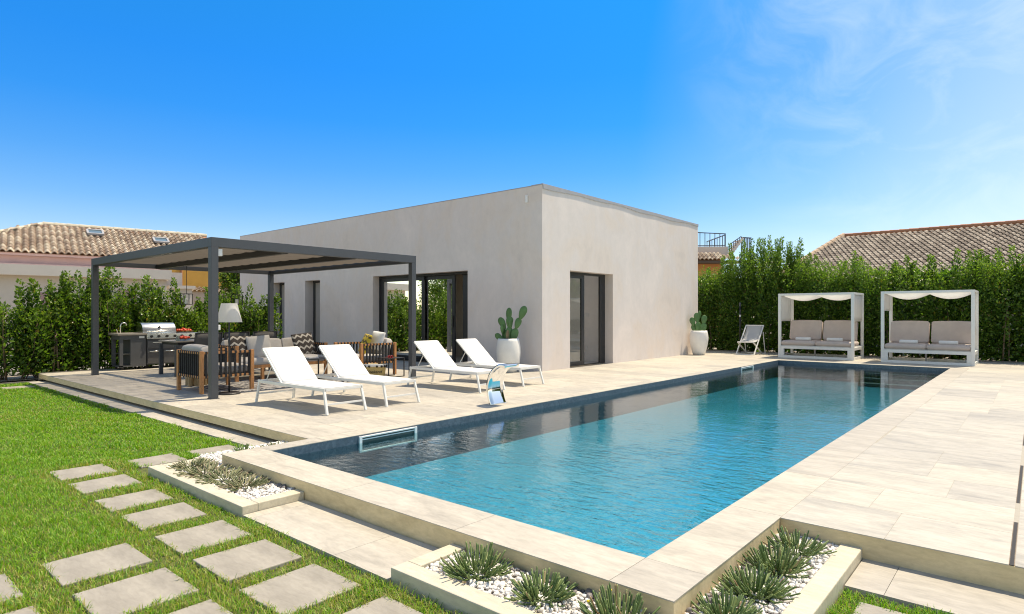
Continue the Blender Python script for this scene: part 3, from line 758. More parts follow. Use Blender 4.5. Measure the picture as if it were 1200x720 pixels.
# the young shrubs at the end of the lawn and behind the outdoor kitchen
def shrub(label, x, y, h, spikes, seed, wid=0.42, n=46, z=-0.13):
    g = np.random.default_rng(seed)
    t = thing('shrub', label, 'shrub', (x, y, z), group='young shrubs along the garden edge')
    n = int(n * .74)
    def H(bx, by, g):
        b = h * (0.80 + 0.12 * g.random(len(bx)) - 0.35 * (bx / wid / 1.1) ** 2 * 0.5)
        top = g.choice(len(bx), spikes, replace=False); b[top] = h * g.uniform(.95, 1.05, spikes); return b
    Pp, D, L, T, (bx, by, Hh, lx, ly) = shoots(g, n, (-wid, wid), (-0.34, 0.30), H, 125, 0.098, 0.15, 0.06)
    A2 = shoots(g, spikes + 2, (-wid * .85, wid * .85), (-0.2, 0.25), lambda a, b, q: h * q.uniform(.98, 1.24, len(a)), 190, 0.095, 0.11, 0.9)
    Pp = np.concatenate([Pp, A2[0]]); D = np.concatenate([D, A2[1]]); L = np.concatenate([L, A2[2]]); T = np.concatenate([T, A2[3]])
    np_mesh('foliage', leaf_pieces(Pp, D, L, g, 0.58), 6, LEAF_F, M['leaf_l'], t, T)
    mb = MB()
    for k in range(0, n, 4):
        mb.tube([(bx[k] * .5, by[k] * .5, 0), (bx[k] + lx[k] * .4 * Hh[k], by[k] + ly[k] * .4 * Hh[k], Hh[k] * .4), (bx[k] + lx[k] * Hh[k], by[k] + ly[k] * Hh[k], Hh[k] * .97)], [0.014, 0.009, 0.003], 5)
    mb.build('stem', M['bark'], t, smooth=True)
    return t
shrub('bushy light green shrub at the left edge of the picture behind the lawn', 3.09, 16.95, 1.84, 2, 41, 0.55, 56)
shrub('light green shrub just right of the leftmost one, behind the lawn', 3.76, 17.05, 1.80, 3, 42, 0.5, 56)
shrub('darker shrub beside the bare staked stem at the terrace corner', 4.14, 17.1, 1.80, 3, 43, 0.45, 52)
shrub('tallest spiky shrub, just left of the far left pergola post', 4.48, 17.15, 2.3, 6, 44, 0.4, 52)
shrub('spiky shrub behind the sink of the outdoor kitchen', 5.04, 17.2, 2.15, 5, 45, 0.42, 50)
shrub('shrub behind the lid of the gas grill', 5.65, 17.25, 1.92, 4, 46, 0.45, 50)
shrub('shrub with several upright tips right of the gas grill', 6.30, 17.3, 1.95, 5, 47, 0.42, 48)
shrub('low shrub beneath the first hanging lantern', 6.96, 17.35, 1.68, 2, 48, 0.45, 46)
shrub('shrub behind the white lamp shade', 7.61, 17.4, 1.72, 4, 49, 0.45, 46)
shrub('shrub between the floor lamp and the house wall, with one tall tip', 8.31, 17.45, 1.86, 4, 50, 0.42, 48)
shrub('shrub touching the left end of the house beside the back pergola post', 8.84, 17.2, 1.9, 4, 51, 0.36, 44)
t = thing('tree_stake', 'pair of brown wooden stakes tied together at the corner of the terrace', 'stake', (3.86, 16.72, -0.13))
for dx in (-0.06, 0.05):
    mb = MB(); mb.tube([(dx, 0, 0), (dx * 0.4, 0.03, 0.62), (dx * 0.2, 0.04, 1.05)], [0.02, 0.018, 0.016], 7); mb.build('stake', M['bark'], t, smooth=True)
mb = MB(); mb.tube([(-0.05, 0.02, 0.72), (0.0, -0.005, 0.73), (0.05, 0.02, 0.72)], 0.014, 6); mb.build('tie', M['rope'], t, smooth=True)

# succulents
def succulent(label, x, y, n, rad, hgt, seed, dry=False, z=-0.10, thick=0.0042, flower=False):
    g = random.Random(seed)
    mb = MB(); tip = []; n = int(n * 1.15)
    for k in range(n):
        a = g.random() * 6.283; q = math.sqrt(g.random())
        r0 = rad * 0.32 * q; rr = rad * (0.25 + 0.85 * q) * g.uniform(0.75, 1.15); h = hgt * (1.0 - 0.68 * q) * g.uniform(0.6, 1.15)
        if dry: h *= 0.75; rr *= 1.15
        b = (r0 * .6 * math.cos(a), r0 * .6 * math.sin(a), 0.0); j = g.uniform(-.8, .8)
        ro = r0 * .6 + (rr - r0 * .6) * .62; aj = a + j * .5
        m1 = (ro * .75 * math.cos(aj), ro * .75 * math.sin(aj), h * .22)
        m2 = (ro * 1.15 * math.cos(aj + j * .5), ro * 1.15 * math.sin(aj + j * .5), h * .45)
        e = (rr * 1.02 * math.cos(a + j), rr * 1.02 * math.sin(a + j), max(h, .03))
        th = thick * g.uniform(0.8, 1.15)
        mb.tube([b, m1, m2, tuple(m2[i] * .12 + e[i] * .88 for i in range(3)), e], [th * .6, th * .8, th * 1.0, th * 1.05, th * .55], 6); tip.append(e)
    o = mb.build('succulent', M['succ_dry'] if dry else M['succ'], None, smooth=True)
    o.location = (x, y, z)
    at = o.data.attributes.new('tone', 'FLOAT', 'POINT'); nv = len(o.data.vertices)
    per = nv // n; tt = np.repeat([1.0 * g.random() if g.random() < (0.25 if dry else 0.10) else 0.0 for _ in range(n)], per)
    at.data.foreach_set('value', tt.astype(np.float32))
    tag(o, label, 'succulent', 'succulents in the gravel planters')
    if flower:
        for e in tip[:2]: fm = MB(); fm.ellipsoid(e, .008, .008, .006, nu=8, nv=5); fm.build('flower', pmat('yellow_petal', (0.75, 0.55, 0.02), 0.6), o)
    return o
succulent('dry bushy succulent beside the corner of the curb below the pool wall', 2.41, 2.30, 120, 0.19, 0.17, 61, z=-0.105, dry=False)
succulent('dark green succulent in the middle of the bed along the near pool wall', 2.40, 1.86, 115, 0.17, 0.14, 62)
succulent('upright succulent with a yellow flower at the bottom edge, by the pool corner', 2.40, 1.42, 110, 0.17, 0.20, 63, flower=True)
succulent('succulent at the far end of the right-hand bed, against the terrace step', 3.84, 1.08, 85, 0.17, 0.15, 64)
succulent('dense dark succulent second from the far end of the right-hand bed', 3.49, 1.09, 130, 0.165, 0.165, 65)
succulent('spreading succulent third from the far end of the right-hand bed', 3.13, 1.08, 135, 0.175, 0.145, 66)
succulent('succulent cut by the bottom edge, in the right-hand bed beside the pool corner', 2.78, 1.09, 110, 0.155, 0.14, 67)
for k, (x, y, r, lab) in enumerate([(2.38, 5.86, .16, 'grey succulent at the far end of the left planter'), (2.37, 5.55, .19, 'tangled grey succulent second from the far end of the left planter'),
                                    (2.38, 5.22, .20, 'widest tangled succulent in the middle of the left planter'), (2.39, 4.90, .18, 'green-tipped succulent near the low end curb of the left planter')]):
    succulent(lab, x, y, 125, r, 0.125, 70 + k, dry=True)
succulent('reddish sprig of succulent in the gravel by the terrace step', 3.28, 6.02, 45, 0.14, 0.10, 81, dry=True, z=-0.10)
succulent('small green sprig of succulent nearest the lawn behind the pool corner', 2.98, 6.14, 22, 0.09, 0.11, 82, z=-0.10)

# ------------------------------------------------------------------ the house
HX, HY, HX1, HY1, HT = 11.03, 8.52, 19.42, 22.95, 4.22
house = thing('house', 'flat-roofed single-storey villa with smooth pale grey plaster walls', 'house', (HX, HY, 0))
def HB(mb, x0, x1, y0, y1, z0, z1): mb.box(x0 - HX, x1 - HX, y0 - HY, y1 - HY, z0, z1)
WT = 0.36; OZ = 2.39
mb = MB()
# wall facing the terrace, with the sliding door and two tall windows
openings = [(10.88, 14.76), (17.52, 18.41), (19.71, 20.59)]
edges = [HY] + [e for o in openings for e in o] + [HY1]
for k in range(0, len(edges), 2): HB(mb, HX, HX + WT, edges[k], edges[k + 1], -0.1, OZ)
HB(mb, HX, HX + WT, HY, HY1, OZ, HT)
# wall facing the pool, with one door
for a, b in ((HX + WT, 12.12), (14.08, HX1)): HB(mb, a, b, HY, HY + 0.30, -0.1, 2.34)
HB(mb, HX + WT, HX1, HY, HY + 0.30, 2.34, HT)
HB(mb, HX1 - 0.3, HX1, HY + 0.30, HY1, -0.1, HT); HB(mb, HX + WT, HX1 - 0.3, HY1 - 0.3, HY1, -0.1, HT)
mb.build('wall', M['plaster'], house)
mb = MB(); 
# added roof opening, unseen from outside, to brighten the front room
lx0, lx1, ly0, ly1 = 12.2, 14.1, 9.0, 10.9
HB(mb, HX + WT, lx0, HY + .3, HY1 - .3, 3.5, 3.75); HB(mb, lx1, HX1 - .3, HY + .3, HY1 - .3, 3.5, 3.75); HB(mb, lx0, lx1, HY + .3, ly0, 3.5, 3.75); HB(mb, lx0, lx1, ly1, HY1 - .3, 3.5, 3.75)
mb.build('roof', M['cream_wall'], house)
mb = MB()
HB(mb, HX - 0.004, HX + WT, HY - 0.018, HY + 0.31, HT, HT + 0.03); HB(mb, HX + WT, HX1 + 0.015, HY - 0.018, HY + 0.31, HT, HT + 0.03)
HB(mb, HX - 0.004, HX + WT, HY + 0.31, HY1, HT, HT + 0.02)
# wavy grey strip shaped as the cap's shadow on the pool-side wall
pts = [(HX + 0.02 + (HX1 - HX - .02) * i / 40, 0) for i in range(41)]
for (xa, _), (xb, _) in zip(pts[:-1], pts[1:]):
    d = 0.055 + 0.03 * math.sin(xa * 2.1) * math.sin(xa * 0.9 + 1)
    HB(mb, xa, xb, HY - 0.020, HY - 0.004, HT - d, HT)
mb.build('flashing_and_shadow', M['flash'], house)
mb = MB(); HB(mb, HX + WT, 14.30, HY + 0.3, 16.2, -0.05, 0.004); mb.build('floor', M['inner_floor'], house)
mb = MB(); HB(mb, 14.30, 14.42, HY + 0.30, 16.2, 0, 2.9); HB(mb, HX + WT, 14.42, 16.2, 16.32, 0, 2.9); HB(mb, HX + WT, 14.42, 16.9, 17.0, 0, 2.9); HB(mb, HX + WT, 14.42, 10.9, 16.32, 2.9, 3.0); HB(mb, HX + WT, 12.2, HY + 0.3, 10.9, 2.9, 3.0); HB(mb, 14.1, 14.42, HY + 0.3, 10.9, 2.9, 3.0)
HB(mb, 14.30, 14.42, 16.32, 22.6, 0, 2.9)
mb.build('inner_wall', M['interior'], house)
mb = MB(); HB(mb, 13.2, 14.296, 11.0, 16.196, 0.006, 2.5); mb.build('wardrobe', M['interior_brown'], house, bevel=0.004)

def frame_y(parent, name, x, y0, y1, z0, z1, w, d, mat):
    """an upright frame in the plane x, seen from -x"""
    mb = MB()
    HB(mb, x, x + d, y0, y0 + w, z0, z1); HB(mb, x, x + d, y1 - w, y1, z0, z1)
    HB(mb, x, x + d, y0 + w, y1 - w, z1 - w, z1); HB(mb, x, x + d, y0 + w, y1 - w, z0, z0 + w)
    return mb.build(name, mat, parent, bevel=0.004)
def pane_y(parent, x, y0, y1, z0, z1):
    mb = MB(); mb.add([(x - HX, y0 - HY, z0), (x - HX, y1 - HY, z0), (x - HX, y1 - HY, z1), (x - HX, y0 - HY, z1)], [(0, 1, 2, 3)])
    return mb.build('pane', M['glass'], parent)
# sliding door: outer frame, two leaves, one slid open so that the right bay is a gap
dr = MB(); 
HB(dr, 11.25, 11.39, 14.70, 14.76, 0, OZ); HB(dr, 11.25, 11.39, 10.88, 10.94, 0, OZ); HB(dr, 11.25, 11.39, 10.94, 14.70, OZ - 0.06, OZ); HB(dr, 11.25, 11.39, 10.94, 14.70, 0, 0.03)
sd = dr.build('sliding_door', M['frame_dark'], house, bevel=0.004)
frame_y(sd, 'door_leaf', 11.27, 12.80, 14.695, 0.032, OZ - 0.062, 0.10, 0.05, M['frame_dark']); pane_y(sd, 11.295, 12.9, 14.6, 0.13, OZ - 0.16)
frame_y(sd, 'door_leaf', 11.335, 11.66, 13.0, 0.032, OZ - 0.062, 0.10, 0.045, M['frame_dark']); pane_y(sd, 11.355, 11.76, 12.9, 0.13, OZ - 0.16)
mb = MB(); HB(mb, 11.30, 11.334, 11.69, 11.72, 0.95, 1.25); mb.build('handle', M['metal_black'], sd, bevel=0.004)
# a dark leaf-pocket panel at the right of the gap
mb = MB(); HB(mb, 11.40, 11.45, 10.90, 11.42, 0.01, OZ - 0.01); mb.build('side_panel', M['frame_dark'], house)
for y0, y1 in openings[1:]:
    w = frame_y(house, 'window', 11.33, y0, y1, 0, OZ, 0.06, 0.06, M['frame_dark']); pane_y(w, 11.36, y0 + 0.06, y1 - 0.06, 0.06, OZ - 0.06)
    mb = MB(); mb.grid(lambda u, v: (11.47 + 0.018 * math.sin(u * 38) - HX, y0 + u * (y1 - y0) - HY, 0.02 + v * (OZ - .03)), 60, 1); mb.build('curtain', M['curtain'], house, smooth=True)
for y0, y1 in ((13.2, 14.72), (12.25, 12.62)):
    mb = MB(); mb.grid(lambda u, v: (11.56 + 0.035 * math.sin(u * (y1 - y0) * 46) - HX, y0 + u * (y1 - y0) - HY, 0.02 + v * (OZ + 0.1)), 90, 1); mb.build('curtain', M['curtain'], house, smooth=True)
# pool-side door: left leaf closed, right bay open
fy = HY + 0.24
def fb(mb, x0, x1, y0, y1, z0, z1): HB(mb, x0, x1, y0, y1, z0, z1)
mb = MB(); fb(mb, 12.12, 12.17, fy, fy + .06, 0, 2.34); fb(mb, 13.84, 14.075, fy, fy + .06, 0, 2.34); fb(mb, 12.17, 13.84, fy, fy + .06, 2.28, 2.34); fb(mb, 12.17, 13.84, fy, fy + .06, 0, 0.025)
pd = mb.build('pool_door', M['frame_dark'], house, bevel=0.004)
mb = MB(); fb(mb, 12.18, 12.25, fy + .004, fy + .05, 0.03, 2.275); fb(mb, 12.97, 13.10, fy + .004, fy + .05, 0.03, 2.275); fb(mb, 12.25, 12.97, fy + .004, fy + .05, 2.19, 2.275); fb(mb, 12.25, 12.97, fy + .004, fy + .05, 0.03, 0.11)
mb.build('door_leaf', M['frame_dark'], pd, bevel=0.004)
mb = MB(); y = fy + .03 - HY; mb.add([(12.25 - HX, y, .11), (12.97 - HX, y, .11), (12.97 - HX, y, 2.19), (12.25 - HX, y, 2.19)], [(0, 1, 2, 3)]); mb.build('pane', M['glass'], pd)
for zz, ys in ((1.22, (9.42, 9.53)), (0.30, (9.46,))):
    for yy in ys:
        mb = MB(); HB(mb, 14.286, 14.299, yy, yy + 0.085, zz, zz + 0.10); mb.build('light_switch', M['white_plastic'], house, bevel=0.003)
mb = MB(); HB(mb, HX - 0.05, HX - 0.001, 8.92, 8.98, 3.86, 4.03); mb.build('alarm_sensor', M['white_plastic'], house, bevel=0.008)
# furniture just inside the doors
t = thing('armchair', 'dark blue-grey tub armchair just inside the open sliding door', 'armchair', (11.95, 11.1, 0.004))
mb = MB(); mb.cushion(-.33, .33, -.33, .33, .14, .46, .03); mb.build('seat', M['mesh_fabric'], t, smooth=True)
mb = MB(); mb.grid(lambda u, v: ((.36 + .05 * v) * math.cos(u * 4.2 - .5), (.36 + .05 * v) * math.sin(u * 4.2 - .5), .15 + v * (.62 - .16 * abs(u - .5))), 24, 6); mb.build('backrest', M['mesh_fabric'], t, smooth=True, solid=.06)
for sx in (-1, 1):
    for sy in (-1, 1):
        mb = MB(); mb.tube([(sx * .22, sy * .22, .16), (sx * .26, sy * .26, 0)], .014, 6); mb.build('leg', M['metal_black'], t)

# ------------------------------------------------------------------ pergola
PX_, PXE, PYN, PYB, PT = 4.145, 8.20, 9.545, 15.30, 2.47
pg = thing('pergola', 'anthracite metal pergola with a beige fabric roof over the lounge and dining area', 'pergola', (PX_, PYN, 0))
def PB(mb, x0, x1, y0, y1, z0, z1): mb.box(x0 - PX_, x1 - PX_, y0 - PYN, y1 - PYN, z0, z1)
pw = 0.11; bh = 0.145
for x in (PX_, PXE - pw):
    for y in (PYN, PYB - pw):
        mb = MB(); PB(mb, x, x + pw, y, y + pw, 0, PT - bh)
        p = mb.build('post', M['metal_dark'], pg, bevel=0.004)
        mb = MB(); PB(mb, x - .012, x + pw + .012, y - .012, y + pw + .012, 0, 0.008); mb.build('foot_plate', M['metal_dark'], p)
mb = MB(); PB(mb, PX_, PXE, PYN, PYN + pw, PT - bh, PT); mb.build('front_beam', M['metal_dark'], pg, bevel=0.004)
mb = MB(); PB(mb, PX_, PXE, PYB - pw, PYB, PT - bh, PT); mb.build('back_beam', M['metal_dark'], pg, bevel=0.004)
for x in (PX_, PXE - pw):
    mb = MB(); PB(mb, x, x + pw, PYN + pw + .001, PYB - pw - .001, PT - bh, PT); mb.build('side_beam', M['metal_dark'], pg, bevel=0.004)
xs = [PX_ + pw, 5.42, 6.78, PXE - pw]
for x in xs[1:3]:
    mb = MB(); PB(mb, x - .05, x + .05, PYN + pw + .001, PYB - pw - .001, PT - bh - 0.01, PT - 0.05); mb.build('rafter', M['metal_black'], pg, bevel=0.003)
for a, b in zip(xs[:-1], xs[1:]):
    nb = 13
    def fab(u, v, a=a, b=b):
        y = PYN + pw + .03 + v * (PYB - PYN - 2 * pw - .06)
        return (a + .035 + u * (b - a - .07) - PX_, y - PYN, PT - 0.045 - 0.018 * abs(math.sin(v * nb * PI)) ** .7 * 1.0 - 0.006 * math.sin(u * PI))
    mb = MB(); mb.grid(fab, 10, nb * 6); mb.build('fabric_roof', M['awning'], pg, smooth=True)
    mb = MB()
    for k in range(1, nb): 
        y = PYN + pw + .03 + k / nb * (PYB - PYN - 2 * pw - .06); PB(mb, a + .035, b - .035, y - .012, y + .012, PT - .042, PT - .026)
    mb.build('fabric_rail', M['metal_dark'], pg)
mb = MB(); PB(mb, PX_ + pw + .002, PX_ + pw + .075, PYN + .03, PYN + .075, 2.19, 2.30); mb.build('sensor_box', M['white_plastic'], pg, bevel=0.006)
mb = MB(); PB(mb, PX_ + pw + .002, PX_ + pw + .045, PYN + .03, PYN + .075, 1.05, 1.13); mb.build('socket_box', M['white_plastic'], pg, bevel=0.006)

# hanging lanterns
def lantern(label, x, y, zb):
    t = thing('lantern', label, 'lantern', (x, y, zb), group='lanterns hanging in the pergola')
    s = .085; h = .22
    mb = MB()
    for sx in (-s, s):
        for sy in (-s, s): mb.bar((sx, sy, 0), (sx, sy, h), .012, .012)
    for zz in (0, h):
        for k in (-s, s): mb.bar((-s, k, zz), (s, k, zz), .012, .012); mb.bar((k, -s, zz), (k, s, zz), .012, .012)
    mb.build('frame', M['metal_black'], t)
    mb = MB(); mb.box(-s, s, -s, s, -.002, .004); mb.build('base', M['metal_black'], t)
    mb = MB(); mb.lathe([(.032, .005), (.032, .12), (.008, .125)], 14); mb.build('candle', M['white_plastic'], t, smooth=False)
    mb = MB(); mb.tube([(0, 0, h), (0, 0, PT - bh + .006 - zb)], .006, 6); mb.bar((-s, 0, h), (s, 0, h), .01, .01); mb.build('hanging_rod', M['metal_black'], t)
lantern('black wire lantern hanging above the dining table, left of the near pergola post', 5.42, 13.66, 1.50)
lantern('black wire lantern hanging right of the near pergola post, against the shrubs', 6.42, 13.5, 1.50)

# ------------------------------------------------------------------ outdoor kitchen
KY = 16.28
t = thing('sink_unit', 'dark grey outdoor sink cabinet with open side shelf left of the grill', 'sink cabinet', (4.90, KY - 0.26, 0))
mb = MB(); mb.box(-.05, .555, -.03, .62, .80, .85); mb.build('worktop', M['slate'], t, bevel=.006)
mb = MB(); mb.box(.22, .545, 0, .58, .10, .70); mb.box(.0, .545, 0, .57, .70, .798); mb.build('cabinet', M['cabinet'], t, bevel=.004)
for yy in (0, .5): mb = MB(); mb.box(0, .07, yy, yy + .07, .06, .70); mb.build('leg', M['cabinet'], t)
mb = MB(); mb.box(.0, .545, .0, .57, .07, .10); mb.build('bottom_shelf', M['cabinet'], t)
mb = MB(); mb.box(.07, .218, .05, .55, .36, .375); mb.build('shelf', M['steel'], t)
mb = MB(); mb.box(.40, .51, -.012, -.001, .73, .78); mb.build('name_plate', M['white_plastic'], t)
mb = MB(); mb.tube([(.12, .35, .85), (.12, .35, 1.02), (.145, .35, 1.075), (.19, .35, 1.09), (.235, .35, 1.075), (.255, .35, 1.03)], .013, 9); f = mb.build('tap', M['steel'], t, smooth=True)
mb = MB(); mb.tube([(.06, .35, .85), (.06, .35, .90), (.03, .33, .93)], .009, 7); mb.build('tap_lever', M['steel'], f, smooth=True)
for x in (.08, .48):
    for y in (.08, .5):
        mb = MB(); mb.tube([(x, y - .012, .03), (x, y + .012, .03)], .03, 12); mb.build('castor', M['metal_black'], t)
t = thing('grill', 'stainless steel gas grill with a domed lid and a row of knobs', 'grill', (5.47, KY - 0.28, 0))
mb = MB(); mb.box(0, .72, .04, .58, .10, .70); mb.build('cabinet', M['cabinet'], t, bevel=.004)
mb = MB(); 
for x0, x1 in ((.02, .35), (.37, .70)): mb.box(x0, x1, .022, .038, .13, .44)
mb.box(.02, .70, .022, .038, .48, .66)
mb.build('cabinet_door', pmat('grey_metal_door', (0.15, 0.15, 0.155), 0.35, 0.6, var=.05), t, bevel=.004)
mb = MB()
for x0, x1, z in ((.05, .32, .41), (.40, .67, .41), (.12, .60, .62)): mb.tube([(x0, .005, z), (x1, .005, z)], .010, 8)
mb.build('handle', M['steel'], t, smooth=True)
mb = MB(); mb.box(-.02, 1.16, -.03, .10, .705, .83); mb.build('control_panel', M['steel'], t, bevel=.008)
mb = MB(); mb.box(.73, 1.18, .10, .58, .80, .835); mb.box(-.02, .73, .10, .58, .70, .83); mb.build('side_table', M['steel'], t, bevel=.005)
mb = MB(); mb.box(.73, 1.14, .05, .56, .10, .795); mb.build('side_cabinet', M['cabinet'], t, bevel=.004)
for x in (.08, .24, .42, .60, .76, .96):
    mb = MB(); mb.tube([(x, -.031, .765), (x, -.062, .765)], [.034, .028], 14); mb.build('knob', M['metal_black'], t)
mb = MB(); n_ = 12
prof = [(.10 + .24 - .24 * math.cos(PI * k / n_), .835 + .26 * math.sin(PI * k / n_)) for k in range(n_ + 1)]
vs = [(-.06, y, z) for y, z in prof] + [(.68, y, z) for y, z in prof]
mb.add(vs, [(k + 1, k, n_ + 1 + k, n_ + 2 + k) for k in range(n_)] + [tuple(range(n_ + 1)), tuple(range(2 * n_ + 1, n_, -1))])
lid = mb.build('lid', M['steel'], t, bevel=.006); lid.data.polygons.foreach_set('use_smooth', [True] * n_ + [False] * 2)
mb = MB(); mb.tube([(.02, .075, .90), (.02, .045, .90), (.60, .045, .90), (.60, .075, .90)], .013, 8); mb.build('lid_handle', M['steel'], lid, smooth=True)
mb = MB(); mb.tube([(.31, .135, .985), (.31, .115, .995)], [.03, .026], 12); mb.build('thermometer', M['metal_black'], lid)
for x in (.08, .64, 1.06):
    mb = MB(); mb.tube([(x, .30 - .015, .05), (x, .30 + .015, .05)], .05, 14); mb.build('castor', M['metal_black'], t)

def tomato_dish(label, x, y, z, r, n, seed, dish):
    g = random.Random(seed)
    t = thing('fruit_dish', label, 'dish', (x, y, z))
    mb = MB(); mb.lathe([(r * .55, 0), (r * .8, .008), (r, .03), (r * 1.02, .034), (r * .9, .028), (r * .5, .012)], 22); mb.build('dish', dish, t, smooth=True)
    for k in range(n):
        a = g.random() * 6.28; q = math.sqrt(g.random()) * r * .75; zz = .045 + .03 * (1 - q / r) * 1.4 * g.uniform(.7, 1.3)
        s = g.uniform(.026, .038)
        mb = MB(); mb.ellipsoid((0, 0, 0), s, s, s * .85, nu=12, nv=8)
        o = mb.build('tomato', M['tomato'], None, smooth=True); o.parent = t; o.location = (q * math.cos(a), q * math.sin(a), zz)
    return t
tomato_dish('wooden platter heaped with red tomatoes on the side table of the grill', 6.42, KY + .06, .835, .22, 18, 3, M['wood_log'])

# ------------------------------------------------------------------ dining set
t = thing('dining_table', 'long dark outdoor dining table with straight legs under the pergola', 'table', (6.2, 13.95, 0))
mb = MB(); mb.box(-1.06, 1.06, -.46, .46, .705, .735); mb.build('tabletop', M['slate'], t, bevel=.004)
mb = MB(); mb.box(-1.0, 1.0, -.42, .42, .65, .704); mb.build('apron', M['metal_black'], t)
for sx in (-1, 1):
    for sy in (-1, 1):
        mb = MB(); mb.box(sx * 1.02 - .035, sx * 1.02 + .035, sy * .42 - .035, sy * .42 + .035, 0, .65); mb.build('leg', M['metal_dark'], t, bevel=.003)
def dining_chair(label, x, y, rz):
    t = thing('dining_chair', label, 'chair', (x, y, 0), rz, 'dark mesh chairs at the dining table')
    mb = MB(); mb.box(-.25, .25, -.22, .24, .425, .45); mb.build('seat', M['mesh_fabric'], t, bevel=.008)
    mb = MB(); mb.grid(lambda u, v: (-.26 + .52 * u, -.23 - .08 * v - .03 * math.sin(u * PI), .48 + .42 * v), 8, 4); mb.build('backrest', M['mesh_fabric'], t, smooth=True, solid=.012)
    for sx in (-1, 1):
        mb = MB(); mb.tube([(sx * .265, .25, 0), (sx * .265, .24, .62), (sx * .265, -.22, .64)], .013, 7); mb.build('arm', M['metal_black'], t, smooth=True)
        mb = MB(); mb.tube([(sx * .265, -.27, 0), (sx * .265, -.22, .45), (sx * .265, -.32, .91)], .013, 7); mb.build('leg', M['metal_black'], t, smooth=True)
    mb = MB(); mb.tube([(-.265, -.32, .91), (.265, -.32, .91)], .013, 7); mb.build('top_rail', M['metal_black'], t, smooth=True)
    return t
c0 = dining_chair('dark mesh dining chair nearest to the grill, just left of the near pergola post', 5.48, 13.03, 0)
copy_tree(c0, (6.05, 13.05, 0), .04, 'middle dark mesh dining chair, behind the pole of the floor lamp')
copy_tree(c0, (6.68, 13.03, 0), -.03, 'dark mesh dining chair at the right end of the table, behind the sofa')
tomato_dish('glass dish of tomatoes on the left end of the dining table', 5.38, 13.72, .735, .17, 14, 5, M['clear'])
tomato_dish('red tomato dish on the dining table, right of the near pergola post', 6.52, 13.95, .735, .13, 9, 6, M['white_plastic'])
t = thing('juice_jug', 'glass jug of orange juice on the dining table', 'jug', (5.74, 13.70, .735))
mb = MB(); mb.lathe([(.055, 0), (.058, .01), (.062, .10), (.052, .17), (.058, .20)], 20); mb.build('jug', M['clear'], t, smooth=True)
mb = MB(); mb.lathe([(.050, .006), (.056, .10), (.050, .135)], 20); mb.build('juice', M['orange_juice'], t, smooth=True)
mb = MB(); mb.tube([(.056, 0, .18), (.10, 0, .17), (.105, 0, .10), (.062, 0, .06)], .006, 7); mb.build('handle', M['clear'], t, smooth=True)
def glass_(label, x, y):
    t = thing('drinking_glass', label, 'glass', (x, y, .735))
    mb = MB(); mb.lathe([(.03, 0), (.032, .006), (.036, .11), (.034, .11), (.029, .008)], 16); mb.build('bowl', M['clear'], t, smooth=True)
glass_('clear drinking glass at the left end of the dining table', 5.22, 13.58); glass_('clear drinking glass between the two right-hand dining chairs', 6.75, 13.75)
t = thing('plate_stack', 'stack of white plates on the dining table behind the right-hand chairs', 'plates', (6.95, 13.85, .735))
for k in range(4):
    mb = MB(); mb.lathe([(.06, k * .012), (.12, k * .012 + .012), (.125, k * .012 + .016), (.06, k * .012 + .006)], 22); mb.build('plate', M['white_plastic'], t, smooth=True)

# ------------------------------------------------------------------ lounge
def slat_side(mb_t, mb_r, p0, p1, z0, z1, n):
    """rails with vertical rope straps between them"""
    p0 = Vector((*p0, 0)); p1 = Vector((*p1, 0)); d = (p1 - p0).normalized()
    for z in (z0, z1): mb_t.bar(p0 + Vector((0, 0, z)), p1 + Vector((0, 0, z)), .045, .038)
    for k in range(n):
        c = p0.lerp(p1, (k + .5) / n); s = (p1 - p0).length / n * .21
        a = c - d * s; b = c + d * s; nrm = Vector((-d.y, d.x, 0)) * .010
        mb_r.add([a - nrm + Vector((0, 0, z0 - .021)), b - nrm + Vector((0, 0, z0 - .021)), b - nrm + Vector((0, 0, z1 + .021)), a - nrm + Vector((0, 0, z1 + .021)),
                  a + nrm + Vector((0, 0, z0 - .021)), b + nrm + Vector((0, 0, z0 - .021)), b + nrm + Vector((0, 0, z1 + .021)), a + nrm + Vector((0, 0, z1 + .021))],
                 [(0, 1, 2, 3), (7, 6, 5, 4), (3, 2, 6, 7), (0, 4, 5, 1), (1, 5, 6, 2), (4, 0, 3, 7)])
        for z in (z0, z1): mb_r.bar(a + Vector((0, 0, z)), b + Vector((0, 0, z)), .053, .046)
